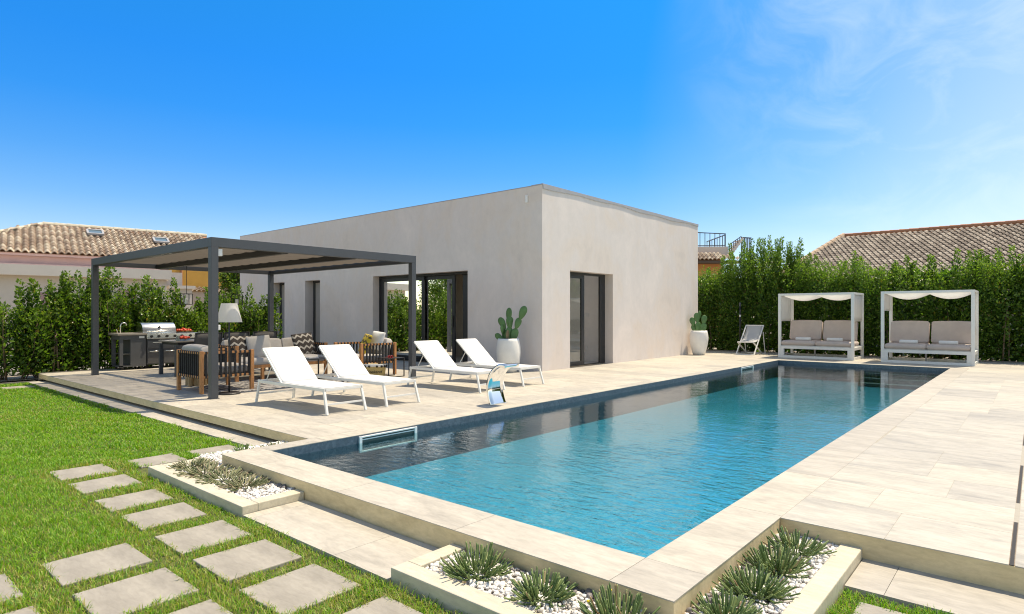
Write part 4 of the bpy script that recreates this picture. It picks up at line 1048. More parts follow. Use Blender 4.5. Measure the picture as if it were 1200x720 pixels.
def lounge_seat(label, cat, x, y, rz, W, D, mid=()):
    """teak frame, back along -y local, opening towards +y"""
    t = thing('lounge_chair' if cat == 'armchair' else 'sofa', label, cat, (x, y, 0), rz)
    fr, rp = MB(), MB(); hw, hd = W / 2, D / 2
    slat_side(fr, rp, (-hw + .04, -hd + .03), (hw - .04, -hd + .03), .27, .66, max(8, int(W / .085)))
    slat_side(fr, rp, (-hw + .03, -hd + .06), (-hw + .03, hd - .04), .27, .66, int(D / .085))
    slat_side(fr, rp, (hw - .03, -hd + .06), (hw - .03, hd - .04), .27, .66, int(D / .085))
    fr.bar((-hw + .03, hd - .03, .27), (hw - .03, hd - .03, .27), .045, .06)
    fr.build('frame', M['teak'], t, bevel=.004); rp.build('rope_straps', M['rope'], t)
    for sx in (-1, 1):
        for sy in (-1, 1):
            mb = MB(); mb.box(sx * (hw - .03) - .03, sx * (hw - .03) + .03, sy * (hd - .03) - .03, sy * (hd - .03) + .03, 0, .69); mb.build('leg', M['teak'], t, bevel=.006)
    for xx in mid:
        mb = MB(); mb.box(xx - .028, xx + .028, hd - .06, hd - .005, 0, .25); mb.build('leg', M['teak'], t, bevel=.006)
    mb = MB(); mb.box(-hw + .06, hw - .06, -hd + .06, hd - .05, .262, .285); mb.build('seat_slats', M['teak'], t)
    ns = 1 if W < 1.1 else 3
    for k in range(ns):
        a = -hw + .07 + k * (W - .14) / ns; b = a + (W - .14) / ns - .006
        mb = MB(); mb.cushion(a, b, -hd + .07, hd - .01, .288, .43, .02); mb.build('seat_cushion', M['grey_fabric'], t, smooth=True)
        rot = Matrix.Rotation(R(16), 3, 'X')
        mb = MB(); mb.cushion(a + .01, b - .01, -hd + .09, -hd + .24, .40, .775, .02, rot); mb.build('back_cushion', M['grey_fabric'], t, smooth=True)
    return t
t = lounge_seat('teak lounge chair with black rope sides, behind the near pergola post', 'armchair', 4.735, 10.74, -PI / 2, .95, .90)
t = lounge_seat('long teak sofa with grey cushions at the back of the lounge', 'sofa', 6.46, 11.98, PI, 1.98, .88, mid=(.45, -.3))
t = lounge_seat('teak lounge chair with black rope sides by the far right pergola post', 'armchair', 8.02, 11.0, PI / 2, .98, .92)
def pillow(label, x, y, z, rz, tilt, mat, w=.46, h=.44, d=.13):
    mb = MB()
    m = Matrix.Rotation(PI / 2, 3, 'X')
    mb.cushion(-w / 2, w / 2, -h / 2, h / 2, -d * .22, d * .22, d * .34)
    mb.v = [tuple(m @ Vector(p)) for p in mb.v]
    o = mb.build('pillow', mat, None, smooth=True); o.location = (x, y, z); o.rotation_euler = (R(tilt), R(random.uniform(-5, 5)), rz)
    return tag(o, label, 'pillow')
pillow('dark zigzag pillow at the left end of the sofa', 5.78, 12.0, .65, 0.0, -18, M['zigzag'])
pillow('plain grey pillow leaning on the sofa beside the left zigzag pillow', 6.10, 11.88, .64, -.15, -14, M['grey_fabric'])
pillow('dark zigzag pillow at the right end of the sofa', 7.12, 11.93, .66, .12, -20, M['zigzag'], .50, .46)
pillow('yellow zigzag pillow on the right-hand lounge chair', 8.02, 11.0, .66, 1.2, 22, M['yellow_weave'], .44, .42)
pillow('pale pillow at the back of the right-hand lounge chair', 8.22, 10.86, .72, 1.45, 18, M['white_fabric'], .46, .40)
t = thing('coffee_table', 'low black metal table with a dark top in front of the sofa', 'table', (6.72, 10.95, 0))
mb = MB(); mb.box(-.32, .32, -.28, .28, .405, .425); mb.build('tabletop', M['metal_black'], t, bevel=.003)
for sx in (-1, 1):
    for sy in (-1, 1): mb = MB(); mb.box(sx * .30 - .011, sx * .30 + .011, sy * .26 - .011, sy * .26 + .011, 0, .404); mb.build('leg', M['metal_black'], t)
mb = MB(); mb.box(-.28, .28, -.24, .24, .06, .07); mb.build('shelf', M['metal_black'], t)
o = MB().box(-.14, .14, -.10, .10, 0, .022).build('magazine', pmat('magazine_paper', (.62, .60, .58), .5, var=.2, scale=12), None, bevel=.003); o.location = (6.66, 10.93, .425); o.rotation_euler = (0, 0, .3); tag(o, 'pale magazine lying on the low black table', 'magazine')
t = thing('side_table', 'small black wire-frame side table beside the right-hand lounge chair', 'side table', (8.07, 10.17, 0))
mb = MB(); mb.box(-.21, .21, -.17, .17, .385, .395); mb.build('tabletop', M['metal_black'], t)
for sx in (-1, 1):
    for sy in (-1, 1): mb = MB(); mb.box(sx * .20 - .009, sx * .20 + .009, sy * .16 - .009, sy * .16 + .009, .0, .384); mb.build('leg', M['metal_black'], t)
mb = MB()
for s in (-1, 1): mb.bar((-.19, s * .16, .009), (.19, s * .16, .009), .018, .018)
mb.build('base_rail', M['metal_black'], t)
t = thing('sunglasses', 'red sunglasses on the small wire-frame side table', 'sunglasses', (7.97, 10.08, .415))
for s in (-1, 1):
    mb = MB(); mb.tube([(s * .033 + .028 * math.cos(a * PI / 8), 0, .026 * math.sin(a * PI / 8)) for a in range(17)], .007, 6); mb.build('rim', M['red'], t, smooth=True)
    mb = MB(); mb.ellipsoid((s * .033, 0, 0), .026, .003, .024); mb.build('lens', M['ink'], t, smooth=True)
    mb = MB(); mb.tube([(s * .06, 0, .012), (s * .058, .10, -.012)], .004, 5); mb.build('temple', M['red'], t)
t = thing('beach_bag', 'straw beach bag lettered Weekend with black pompoms, in front of the right-hand lounge chair', 'bag', (7.76, 10.33, 0), -.85)
def bagp(u, v, sc=1.0):
    a = u * 2 * PI; r = 1 + .10 * v - .06 * (1 - v) ** 3
    ax, ay = .21 * r * sc, .115 * r * sc; e = .75
    c, s_ = math.cos(a), math.sin(a)
    return (ax * math.copysign(abs(c) ** e, c), ay * math.copysign(abs(s_) ** e, s_), .005 + v * .27)
mb = MB(); mb.grid(bagp, 40, 8); mb.add([bagp(k / 40, 0) for k in range(40)], [tuple(range(39, -1, -1))]); mb.build('body', M['straw'], t, smooth=True, solid=.008)
mb = MB(); mb.grid(lambda u, v: bagp(u, .80 + .21 * v, 1.015 + .01 * v), 40, 3); mb.build('cloth_trim', M['white_fabric'], t, smooth=True, solid=.004)
for k in range(14):
    p = bagp(k / 14, .84, 1.06); mb = MB(); mb.ellipsoid((0, 0, 0), .025, .025, .025, nu=10, nv=7); o = mb.build('pompom', M['ink'], t, smooth=True); o.location = p
cu = bpy.data.curves.new('lettering', 'FONT'); cu.body = 'Weekend'; cu.size = .085; cu.align_x = 'CENTER'; cu.shear = .25; cu.extrude = .0008; cu.offset = .0006
tmp = link(bpy.data.objects.new('lettering_curve', cu)); bpy.context.view_layer.update()
me = bpy.data.meshes.new_from_object(tmp.evaluated_get(bpy.context.evaluated_depsgraph_get())); bpy.data.objects.remove(tmp)
for v in me.vertices:
    xx, zz = v.co.x, v.co.y
    fy_ = -.115 * (1 + .045) * (max(0, 1 - (abs(xx) / .219) ** (2 / .75)) ** (.75 / 2)) - .009
    v.co = (xx, fy_ - v.co.z, .095 + zz)
me.materials.clear(); me.materials.append(M['ink'])
o = link(bpy.data.objects.new('lettering', me)); o.parent = t
t = thing('log_stool', 'low block of bundled split logs under the lounge chair behind the near pergola post', 'log stool', (4.80, 11.62, 0))
for k in range(16):
    a = k * 2.399; r = .19 * math.sqrt((k + .5) / 16); mb = MB()
    mb.tube([(r * math.cos(a), r * math.sin(a), 0), (r * math.cos(a), r * math.sin(a), .31 + .012 * random.random())], .046 + .006 * random.random(), 7)
    mb.build('log', M['wood_log'], t, bevel=.004)
o = MB().box(-1.72, 1.72, -.85, .85, 0, .010).build('rug', M['rug'], None, bevel=.003); o.location = (6.35, 10.92, .001); tag(o, 'dark patterned outdoor rug with pale lines under the lounge furniture', 'rug')
t = thing('floor_lamp', 'black floor lamp with a white tapered shade beside the near pergola post', 'floor lamp', (4.62, 9.98, 0))
mb = MB(); mb.lathe([(.17, 0), (.17, .02), (.16, .028), (.02, .032)], 32); mb.build('base', M['metal_black'], t, smooth=False)
mb = MB(); mb.tube([(0, 0, .03), (0, 0, 1.36)], .014, 10); mb.build('pole', M['metal_black'], t, smooth=True)
mb = MB(); mb.grid(lambda u, v: ((.195 - .075 * v) * math.cos(u * 6.2832), (.195 - .075 * v) * math.sin(u * 6.2832), 1.165 + .305 * v), 40, 4)
mb.add([(.12 * math.cos(k * .15708), .12 * math.sin(k * .15708), 1.47) for k in range(40)], [tuple(range(40))]); mb.build('lamp_shade', M['sheer'], t, smooth=False)
for p in kids(t)[-1].data.polygons: p.use_smooth = len(p.vertices) == 4

# ------------------------------------------------------------------ sun loungers
def lounger(label, x, y, rz):
    """foot end at -y; 1.86 m long"""
    t = thing('sun_lounger', label, 'sun lounger', (x, y, 0), rz, 'white sun loungers on the terrace')
    w = .285; z = .315
    mb = MB()
    for s in (-1, 1): mb.bar((s * w, .07, z), (s * w, 1.80, z), .03, .042)
    for yy in (.085, 1.785, 1.16): mb.bar((-w, yy, z), (w, yy, z), .03, .036)
    mb.build('frame', M['white_metal'], t, bevel=.004)
    for s in (-1, 1):
        mb = MB(); mb.bar((s * w, .09, z - .01), (s * (w + .012), 0, 0.0), .032, .03, up=(0, 1, 0)); mb.build('leg', M['white_metal'], t, bevel=.004)
        mb = MB(); mb.bar((s * w, 1.77, z - .01), (s * (w + .012), 1.85, 0.0), .032, .03, up=(0, 1, 0)); mb.build('leg', M['white_metal'], t, bevel=.004)
    for yy in (.05, 1.81):
        mb = MB(); mb.bar((-w, yy, .13), (w, yy, .13), .022, .022); mb.build('crossbar', M['white_metal'], t)
    mb = MB(); mb.grid(lambda u, v: (-w + .012 + u * (2 * w - .024), .075 + v * 1.10, z + .024 - .014 * math.sin(u * PI) * math.sin(v * PI)), 10, 14); mb.build('seat_sling', M['sling'], t, smooth=True, solid=.004)
    ca, sa = math.cos(R(41)), math.sin(R(41)); Lb = .70
    def bp(s, q, off=0): return (s * w, 1.16 + q * Lb * ca - off * sa, z + .012 + q * Lb * sa + off * ca)
    mb = MB()
    for s in (-.97, .97): mb.bar(bp(s, 0), bp(s, 1), .026, .026, up=(0, -sa, ca))
    mb.bar(bp(-.97, 1), bp(.97, 1), .026, .026, up=(0, -sa, ca))
    b = mb.build('backrest', M['white_metal'], t, bevel=.003)
    mb = MB(); mb.grid(lambda u, v: bp(-.95 + 1.9 * u, v, .014 - .014 * math.sin(u * PI) * math.sin(v * PI)), 10, 10); mb.build('back_sling', M['sling'], b, smooth=True, solid=.004)
    for s in (-1, 1):
        mb = MB(); mb.tube([bp(s * .9, .55, -.02), (s * w * .92, 1.62, z + .01)], .008, 6); mb.build('support_strut', M['white_metal'], t)
    return t
l0 = lounger('white sun lounger nearest to the camera, leftmost of the four', 4.745, 6.90, 0)
copy_tree(l0, (5.69, 6.90, 0), R(.8), 'white sun lounger second from the left, next to the straw bag')
copy_tree(l0, (7.62, 6.93, 0), R(-.7), 'white sun lounger third from the left, left of the curved steel spout')
copy_tree(l0, (8.75, 6.95, 0), R(1.2), 'white sun lounger farthest right, in front of the potted cactus at the house corner')

# curved steel water spout at the pool edge
t = thing('water_spout', 'curved polished steel water blade standing at the pool edge', 'water spout', (6.62, 5.90, 0), 0)
def spout(u, v):
    w = .155
    # side profile: foot, back-leaning belly, then over towards the pool
    pr = [(0.02, 0), (.06, .10), (.085, .22), (.07, .34), (.02, .45), (-.06, .53), (-.16, .575), (-.25, .565)]
    q = v * (len(pr) - 1); i = min(int(q), len(pr) - 2); f = q - i
    def cr(a, b, c, d, f): return .5 * ((2 * b) + (-a + c) * f + (2 * a - 5 * b + 4 * c - d) * f * f + (-a + 3 * b - 3 * c + d) * f ** 3)
    P = [pr[max(i - 1, 0)], pr[i], pr[i + 1], pr[min(i + 2, len(pr) - 1)]]
    yy = cr(*[p[0] for p in P], f); zz = cr(*[p[1] for p in P], f)
    return (-w + 2 * w * u, yy, zz)
mb = MB(); mb.grid(spout, 4, 48); mb.build('blade', M['chrome'], t, smooth=True, solid=.045)
mb = MB(); mb.box(-.175, .175, -.02, .07, .0, .012); mb.build('foot', M['chrome'], t)

# skimmer grilles in the pool wall
def skimmer(label, x0, x1):
    t = thing('skimmer', label, 'skimmer', ((x0 + x1) / 2, PY1, WZ), group='skimmers in the pool wall')
    h = (x1 - x0) / 2; mb = MB(); zt, zb = .072, -.085
    for z in (zt, zb): mb.box(-h, h, -.022, .0, z - .016, z)
    for s in (-1, 1): mb.box(s * h - .018, s * h + .018, -.0221, .0, zb - .016, zt)
    mb.build('frame', M['white_plastic'], t, bevel=.003)
    mb = MB(); mb.box(-h, h, -.004, .03, zb, zt - .016); mb.build('opening', pmat('skimmer_dark', (.03, .06, .06), .5), t)
    mb = MB(); mb.box(-h, h, -.016, -.006, .030, .040); mb.build('weir_flap', M['white_plastic'], t)
skimmer('white skimmer grille in the pool wall near the left corner', 3.97, 4.74)
skimmer('white skimmer grille in the pool wall near the far left corner', 15.15, 15.95)

# ------------------------------------------------------------------ pots with cactus
def pot(label, x, y, r, h, prof):
    t = thing('plant_pot', label, 'plant pot', (x, y, 0))
    mb = MB(); mb.lathe([(a * r, b * h) for a, b in prof] + [(prof[-1][0] * r - .03, h), (prof[-1][0] * r - .035, h - .07)], 40); mb.build('pot', M['pot'], t, smooth=True)
    mb = MB(); mb.lathe([(.001, h - .085), (prof[-1][0] * r - .03, h - .085), (prof[-1][0] * r - .04, h - .08)], 24); mb.build('soil', M['soil'], t)
pot('white barrel-shaped plant pot by the house corner', 10.42, 9.0, .275, .75, [(.66, 0), (.80, .12), (.93, .32), (1.0, .55), (.985, .75), (.90, .92), (.86, 1.0)])
pot('white egg-shaped plant pot at the far end of the house', 18.72, 8.18, .29, .77, [(.60, 0), (.72, .12), (.88, .35), (.98, .58), (1.0, .72), (.93, .9), (.86, 1.0)])
def cactus(label, x, y, z, pads, rz):
    t = thing('cactus', label, 'cactus', (x, y, z), rz)
    for (px, py, pz, tilt, turn, L, W, dry) in pads:
        m = Matrix.Rotation(R(turn), 3, 'Z') @ Matrix.Rotation(R(tilt), 3, 'Y')
        mb = MB(); vs0 = len(mb.v); mb.ellipsoid((0, 0, L / 2), W / 2, .022, L / 2, nu=16, nv=12)
        mb.v = [(p[0] * (.62 + .55 * min(1, p[2] / L * 1.25)) if L else p[0], p[1], p[2]) for p in mb.v]
        mb.v = [tuple(m @ Vector(p) + Vector((px, py, pz))) for p in mb.v]
        mb.build('pad', M['cactus_dry'] if dry else M['cactus'], t, smooth=True)
# local x runs across the picture; (x, y, z, tilt, turn, length, width, dry)
cactus('prickly pear cactus with many green pads in the pot by the house corner', 10.42, 9.0, .66,
       [(.0, 0, 0, 4, 20, .36, .17, 0), (-.06, .03, .0, -8, -30, .30, .16, 0), (.09, -.02, 0, 14, 10, .33, .17, 0), (-.10, 0, .02, -48, 0, .26, .13, 0), (-.02, -.04, 0, 2, 60, .28, .15, 1),
        (.0, 0, .33, 10, 20, .26, .17, 0), (-.07, .03, .29, -26, 0, .30, .15, 0), (.0, .03, .44, 3, -20, .34, .14, 0), (.16, -.02, .29, 20, 15, .28, .15, 0), (.25, -.02, .50, 22, 10, .34, .17, 0), (-.12, 0, .17, -10, 50, .24, .13, 0), (.05, .02, .30, -4, 45, .25, .14, 0)], -R(49.5))
cactus('prickly pear cactus with broad pads in the pot at the far end of the house', 18.72, 8.18, .68,
       [(0, 0, 0, -6, 20, .38, .22, 0), (.08, 0, 0, 16, -10, .34, .20, 0), (-.07, .02, 0, -20, 0, .32, .20, 0), (-.04, 0, .33, -8, 10, .33, .20, 0), (.14, 0, .28, 8, 0, .30, .19, 0), (.02, .02, .44, 6, 40, .28, .17, 0), (-.16, 0, .22, -14, 0, .30, .18, 0)], -R(49.5))

# ------------------------------------------------------------------ folding deck chair
t = thing('deck_chair', 'white folding deck chair on the far terrace in front of the hedge', 'deck chair', (20.05, 7.06, 0), R(90))
W = .28
fa, fb_ = (.40, 0), (-.50, .92)      # long frame: front foot to top of the back
ga, gb_ = (-.46, 0), (.36, .40)      # seat frame: back foot to front edge
for nm, (p, q_) in (('back_frame', (fa, fb_)), ('seat_frame', (ga, gb_))):
    mb = MB(); ww = W if nm == 'back_frame' else W - .035
    for s in (-1, 1): mb.bar((s * ww, p[0], p[1]), (s * ww, q_[0], q_[1]), .03, .04, up=(0, 1, 0))
    mb.bar((-ww, q_[0], q_[1]), (ww, q_[0], q_[1]), .03, .035); mb.bar((-ww, p[0], p[1] + .015), (ww, p[0], p[1] + .015), .03, .03)
    mb.build(nm, M['white_metal'], t, bevel=.003)
mb = MB()
for s in (-1, 1): mb.bar((s * (W + .03), -.36, .70), (s * (W + .03), -.56, 0.0), .024, .03, up=(0, 1, 0))
mb.bar((-W - .03, -.56, .015), (W + .03, -.56, .015), .03, .03); mb.build('prop_frame', M['white_metal'], t, bevel=.003)
def sling(u, v):
    a, m_, b = Vector((gb_[0], gb_[1] + .02)), Vector((-.12, .30)), Vector((fb_[0], fb_[1]))
    p = a * (1 - v) ** 2 + 2 * m_ * v * (1 - v) + b * v * v
    return (-W + .03 + u * (2 * W - .06), p.x, p.y)
mb = MB(); mb.grid(sling, 6, 20); mb.build('sling', cloth_through('pale_grey_sling', (.62, .62, .61), .25), t, smooth=True, solid=.004)
t = thing('garden_light', 'slim dark post light in front of the hedge, left of the deck chair', 'garden light', (20.75, 7.62, 0))
mb = MB(); mb.tube([(0, 0, 0), (0, 0, 1.55)], .022, 10); mb.build('pole', M['metal_black'], t, smooth=True)
mb = MB(); mb.tube([(0, 0, 1.55), (0, 0, 1.68)], .035, 12); mb.build('lamp_head', M['metal_dark'], t); mb = MB(); mb.tube([(0, 0, 1.20), (0, 0, 1.27)], .027, 10); mb.build('collar', M['white_metal'], t)

# ------------------------------------------------------------------ canopied daybeds
def daybed(label, x, y, hang, roll):
    """front towards -x; local y from 0 (right post) to 1.95"""
    t = thing('daybed', label, 'daybed', (x, y, 0), 0, 'canopied daybeds at the end of the pool')
    L, D, H = 1.95, 1.22, 1.90; p = .075
    for (px, py) in ((0, 0), (0, L), (D, 0), (D, L)):
        wx = p; mb = MB(); mb.box(px - wx / 2, px + wx / 2, py - p / 2, py + p / 2, 0, H); mb.build('post', M['white_metal'], t, bevel=.004)
    mb = MB()
    for px in (0, D): mb.box(px - p / 2, px + p / 2, p / 2 + .001, L - p / 2 - .001, H - .06, H)
    for py in (0, L): mb.box(p / 2 + .001, D - p / 2 - .001, py - p / 2, py + p / 2, H - .06, H)
    mb.build('top_frame', M['white_metal'], t, bevel=.003)
    mb = MB()
    for z0, z1 in ((.0, .07), (.27, .35)):
        for px in (0, D): mb.box(px - p / 2 + .004, px + p / 2 - .004, p / 2 + .001, L - p / 2 - .001, z0, z1)
        for py in (0, L): mb.box(p / 2 + .001, D - p / 2 - .001, py - p / 2 + .004, py + p / 2 - .004, z0, z1)
    mb.box(-p / 2 - .002, p / 2, p / 2 + .001, p + .05, .07, .27); mb.box(-p / 2 - .002, p / 2, L - p - .05, L - p / 2 - .001, .07, .27)
    mb.build('base_frame', M['white_metal'], t, bevel=.003)
    mb = MB(); mb.box(-.02, .02, L / 2 - .02, L / 2 + .02, .07, .27); mb.build('leg', pmat('taupe_metal', (.22, .19, .16), .5), t)
    mb = MB(); mb.box(.04, D - .04, .04, L - .04, .352, .372); mb.build('seat_board', M['white_metal'], t)
    for a, b in ((.04, L / 2 - .006), (L / 2 + .006, L - .04)):
        mb = MB(); mb.cushion(-.02, D - .22, a, b, .374, .505, .012); mb.build('seat_cushion', M['taupe_fabric'], t, smooth=True)
        mb = MB(); mb.cushion(D - .42, D - .27, a + .02, b - .02, .50, 1.10, .02, Matrix.Rotation(R(15), 3, 'Y')); mb.build('back_cushion', M['taupe_fabric'], t, smooth=True)
    # fabric roof, sagging in two bays between the rails
    def roof(u, v):
        s = abs(math.sin(v * 2 * PI)) ** .8 * min(1, u / .10)
        return (.03 + u * (D - .06), .04 + v * (L - .08), H - .035 - (.125 + .03 * math.sin(u * PI)) * s - .02 * math.sin(u * PI))
    mb = MB(); mb.grid(roof, 10, 40); mb.build('fabric_roof', M['sheer'], t, smooth=True, solid=.003)
    for py, (z0, x0, x1) in zip((L, 0), hang):
        sg = 1 if py else -1
        def cur(u, v): return (x0 + u * (x1 - x0), py - sg * (.0 + .012 * math.sin(u * 31)) - sg * .0, H - .03 - v * (H - .03 - z0) + .0 * u)
        mb = MB(); mb.grid(cur, 50, 6); mb.build('side_curtain', M['sheer'], t, smooth=True, solid=.003)
    return t
daybed('left canopied daybed with both white side curtains rolled halfway, beside the deck chair', 19.22, 3.92, ((1.08, .05, 1.15), (1.08, .05, 1.15)), 0)
daybed('right canopied daybed with its right curtain hanging low and bunched', 19.06, 1.22, ((1.38, .05, 1.15), (.80, .05, .70)), 0)
for x, y, lab in ((19.55, 5.30, 'rolled white towel on the left seat of the left daybed'), (19.55, 4.45, 'rolled white towel on the right seat of the left daybed'),
                  (19.38, 2.62, 'rolled white towel on the left seat of the right daybed'), (19.38, 1.75, 'rolled white towel on the right seat of the right daybed')):
    mb = MB()
    for k, (dx, dz) in enumerate(((-.045, .0), (.045, .0))): mb.tube([(dx, -.20, .045), (dx, -.19, .045), (dx, .19, .045), (dx, .20, .045)], [.035, .048, .048, .035], 14)
    o = mb.build('towel', M['white_fabric'], None, smooth=True); o.location = (x, y, .512); o.rotation_euler = (0, 0, random.uniform(-.1, .1)); tag(o, lab, 'towel', 'rolled towels on the daybeds')

# ------------------------------------------------------------------ neighbours
def roof_plane(parent, O, U, S, width, length, mat, pitch=.21, course=.36, u0=None, u1=None, amp=.07, step=.034):
    """barrel-tiled roof plane: O eave corner, U unit vector along the eave, S unit vector up the slope"""
    O, U, S = Vector(O), Vector(U).normalized(), Vector(S).normalized(); Nn = U.cross(S).normalized()
    if Nn.z < 0: Nn = -Nn
    vs, fs, uv = [], [], []
    nc = int(length / course); col = int(width / pitch); K = 6
    for c in range(nc):
        v0, v1 = c * course, (c + 1) * course
        for k in range(col):
            ua, ub = k * pitch, (k + 1) * pitch; um = (ua + ub) / 2
            lo = u0(v0 / length) * width if u0 else 0; hi = u1(v0 / length) * width if u1 else width
            if um < lo or um > hi: continue
            b = len(vs); jig = random.uniform(-.006, .006)
            for (vv, lift) in ((v0, step), (v1, 0.0)):
                for i in range(K + 1):
                    f = i / K; u = ua + f * pitch
                    h = amp * math.sin(PI * min(1, f / .72)) if f < .72 else -.035 * math.sin(PI * (f - .72) / .28)
                    vs.append(O + U * u + S * (vv + jig) + Nn * (h + lift)); uv.append((k + .1 + .8 * f, c + (.1 if vv == v0 else .9)))
            for i in range(K + 1):
                vs.append(vs[b + i] - Nn * .03); uv.append((k + .5, c + .1))
            for i in range(K):
                fs.append((b + i, b + i + 1, b + K + 2 + i, b + K + 1 + i)); fs.append((b + 2 * (K + 1) + i, b + 2 * (K + 1) + i + 1, b + i + 1, b + i))
    me = bpy.data.meshes.new('roof'); me.from_pydata([tuple(p) for p in vs], [], fs)
    l = me.uv_layers.new(name='UVMap')
    idx = np.zeros(len(me.loops), np.int32); me.loops.foreach_get('vertex_index', idx)
    l.data.foreach_set('uv', np.array(uv, np.float32)[idx].ravel()); me.materials.append(mat); me.update()
    o = link(bpy.data.objects.new('roof', me)); o.parent = parent
    return o
def ridge(parent, p0, p1, mat, r=.11, name='ridge_tiles'):
    p0, p1 = Vector(p0), Vector(p1); d = p1 - p0; n = max(2, int(d.length / .38)); mb = MB()
    for k in range(n):
        a = p0 + d * (k / n); b = p0 + d * ((k + 1.06) / n); mb.tube([a, b], [r, r * .86], 8)
    return mb.build(name, mat, parent)

# left: low house with a long hipped tile roof; local x along the eave
t = thing('neighbour_house', 'pink house with a long hipped clay-tile roof behind the shrubs on the left', 'house', (4.76, 27.67, 0), R(-11))
E0, E1, RZ_, EZ, RN = -1.9, 7.3, 4.93, 3.50, 3.2
sl = Vector((0, RN, RZ_ - EZ)); Ls = sl.length
roof_plane(t, (E0, 0, EZ), (1, 0, 0), sl, E1 - E0, Ls, M['tiles'], u0=lambda v: v * 3.16 / (E1 - E0), course=.33)
roof_plane(t, (E0, 0, EZ), (0, 1, 0), (3.16, 0, RZ_ - EZ), 6.4, Vector((3.16, 0, RZ_ - EZ)).length, M['tiles'], u0=lambda v: v * .5, u1=lambda v: 1 - v * .5, course=.33)
ridge(t, (E0 + 3.16, RN, RZ_), (E1, RN, RZ_), M['tiles_ridge'] if 'tiles_ridge' in M else M['curb'], .10)
ridge(t, (E0, 0, EZ + .05), (E0 + 3.16, RN, RZ_), M['curb'], .09)
mb = MB(); mb.add([(E0, RN * 2, EZ), (E1, RN * 2, EZ), (E1, RN, RZ_ - .02), (E0 + 3.16, RN, RZ_ - .02)], [(0, 1, 2, 3)]); mb.add([(E0, 0, EZ - .02), (E1, 0, EZ - .02), (E1, RN, RZ_ - .04), (E0 + 3.16, RN, RZ_ - .04)], [(0, 1, 2, 3)]); mb.build('roof_deck', M['terracotta'], t)
mb = MB(); mb.box(E0 + .25, 4.9, .28, 6.1, -.2, EZ - .02); mb.box(4.9, 6.0, 4.6, 6.1, -.2, EZ - .02); mb.build('wall', M['pink_wall'], t)
mb = MB(); mb.box(E0 + .1, 4.92, .02, .30, 3.02, 3.10); mb.box(E0 + .1, E1 - .02, .05, .26, EZ - .10, EZ - .005); mb.build('cornice', M['pink_wall'], t)
for u, v in ((2.95, .66), (5.25, .52)):
    P = Vector((u, 0, EZ)) + sl * v; Sd = sl.normalized(); Nn = Vector((0, -Sd.z, Sd.y)); mb = MB(); fr = MB()
    def q(a, b, h): return P + Vector((a, 0, 0)) + Sd * b + Nn * h
    for a0, b0, a1, b1 in ((-.26, 0, .26, 0), (-.26, .5, .26, .5), (-.26, 0, -.26, .5), (.26, 0, .26, .5)): fr.bar(q(a0, b0, .11), q(a1, b1, .11), .07, .08, up=Nn)
    f = fr.build('skylight', M['flash'], t)
    mb.add([q(-.24, .02, .12), q(.24, .02, .12), q(.24, .48, .12), q(-.24, .48, .12)], [(0, 1, 2, 3)])
    mb.build('pane', pmat('skylight_glass', (.10, .16, .20), .05, 0.0, spec=1.0), f)
t = thing('flat_annex', 'cream flat-roofed annex in front of the pink house, half hidden by shrubs', 'annex', (4.76, 27.67, 0), R(-11))
mb = MB(); mb.box(-5, 5.0, -1.0, -.10, -.2, 2.62); mb.box(5.0, 5.95, -.7, 1.8, -.2, 2.30); mb.box(5.2, 5.8, .4, 1.75, 2.43, 3.0); mb.build('wall', M['cream_wall'], t)
mb = MB(); mb.box(-5.1, 5.12, -1.35, -.11, 2.62, 2.98); mb.box(5.121, 6.05, -.85, 1.8, 2.30, 2.42); mb.build('parapet', M['cream_wall'], t)
for x0, z0 in ((-1.6, 1.2), (1.1, 1.15), (3.4, 1.3)):
    mb = MB(); mb.box(x0, x0 + .6, -1.012, -1.001, z0, z0 + .9); mb.build('window', pmat('pink_shutter', (.42, .27, .27), .7), t)
t = thing('ochre_house', 'ochre yellow house with a red-tiled ledge seen beneath the pergola roof', 'house', (14.7, 33.7, 0), R(-11))
mb = MB(); mb.box(-2.0, 1.9, 0, 4, -.2, 4.0); mb.build('wall', M['ochre_wall'], t)
mb = MB(); mb.box(-2.1, 1.9, -.9, -.001, -.2, 2.45); mb.build('terrace_wall', M['cream_wall'], t)
roof_plane(t, (-2.2, -1.05, 2.46), (1, 0, 0), (0, 1, .22), 4.2, 1.05, M['tiles'], course=.35)
mb = MB(); mb.tube([(-1.5, -.05, 2.6), (-1.5, -.05, 4.0)], .05, 8); mb.build('drainpipe', M['terracotta'], t)
mb = MB(); mb.box(.5, 1.4, -.012, -.001, 2.75, 3.7); mb.build('shutter', M['orange_wall'], t)
def tree(label, x, y, h, r, n, seed, mat):
    g = np.random.default_rng(seed); t = thing('tree', label, 'tree', (x, y, -.15))
    mb = MB(); mb.tube([(0, 0, 0), (.05, .02, h * .3), (0, .05, h * .6), (.05, 0, h * .85)], [.13, .10, .07, .03], 8)
    for k in range(7):
        a = k * 2.4; z0 = h * (.3 + .07 * k); mb.tube([(0, 0, z0), (r * .4 * math.cos(a), r * .4 * math.sin(a), z0 + .3), (r * .75 * math.cos(a), r * .75 * math.sin(a), z0 + .55)], [.05, .035, .012], 6)
    mb.build('trunk', M['bark'], t, smooth=True)
    cl = g.standard_normal((46, 3)); cl /= np.linalg.norm(cl, axis=1, keepdims=True); cl *= (g.random((46, 1)) ** .4); C = cl * np.array([r, r, h * .42]) + np.array([0, 0, h * .56])
    k = g.integers(0, 46, n); P = C[k] + g.normal(0, r * .17, (n, 3)); D = g.standard_normal((n, 3)) + np.array([0, 0, .4])
    np_mesh('crown', leaf_pieces(P, D, .10 + .05 * g.random(n), g, .55), 6, LEAF_F, mat, t, np.clip(g.normal(.05, .12, n), 0, 1))
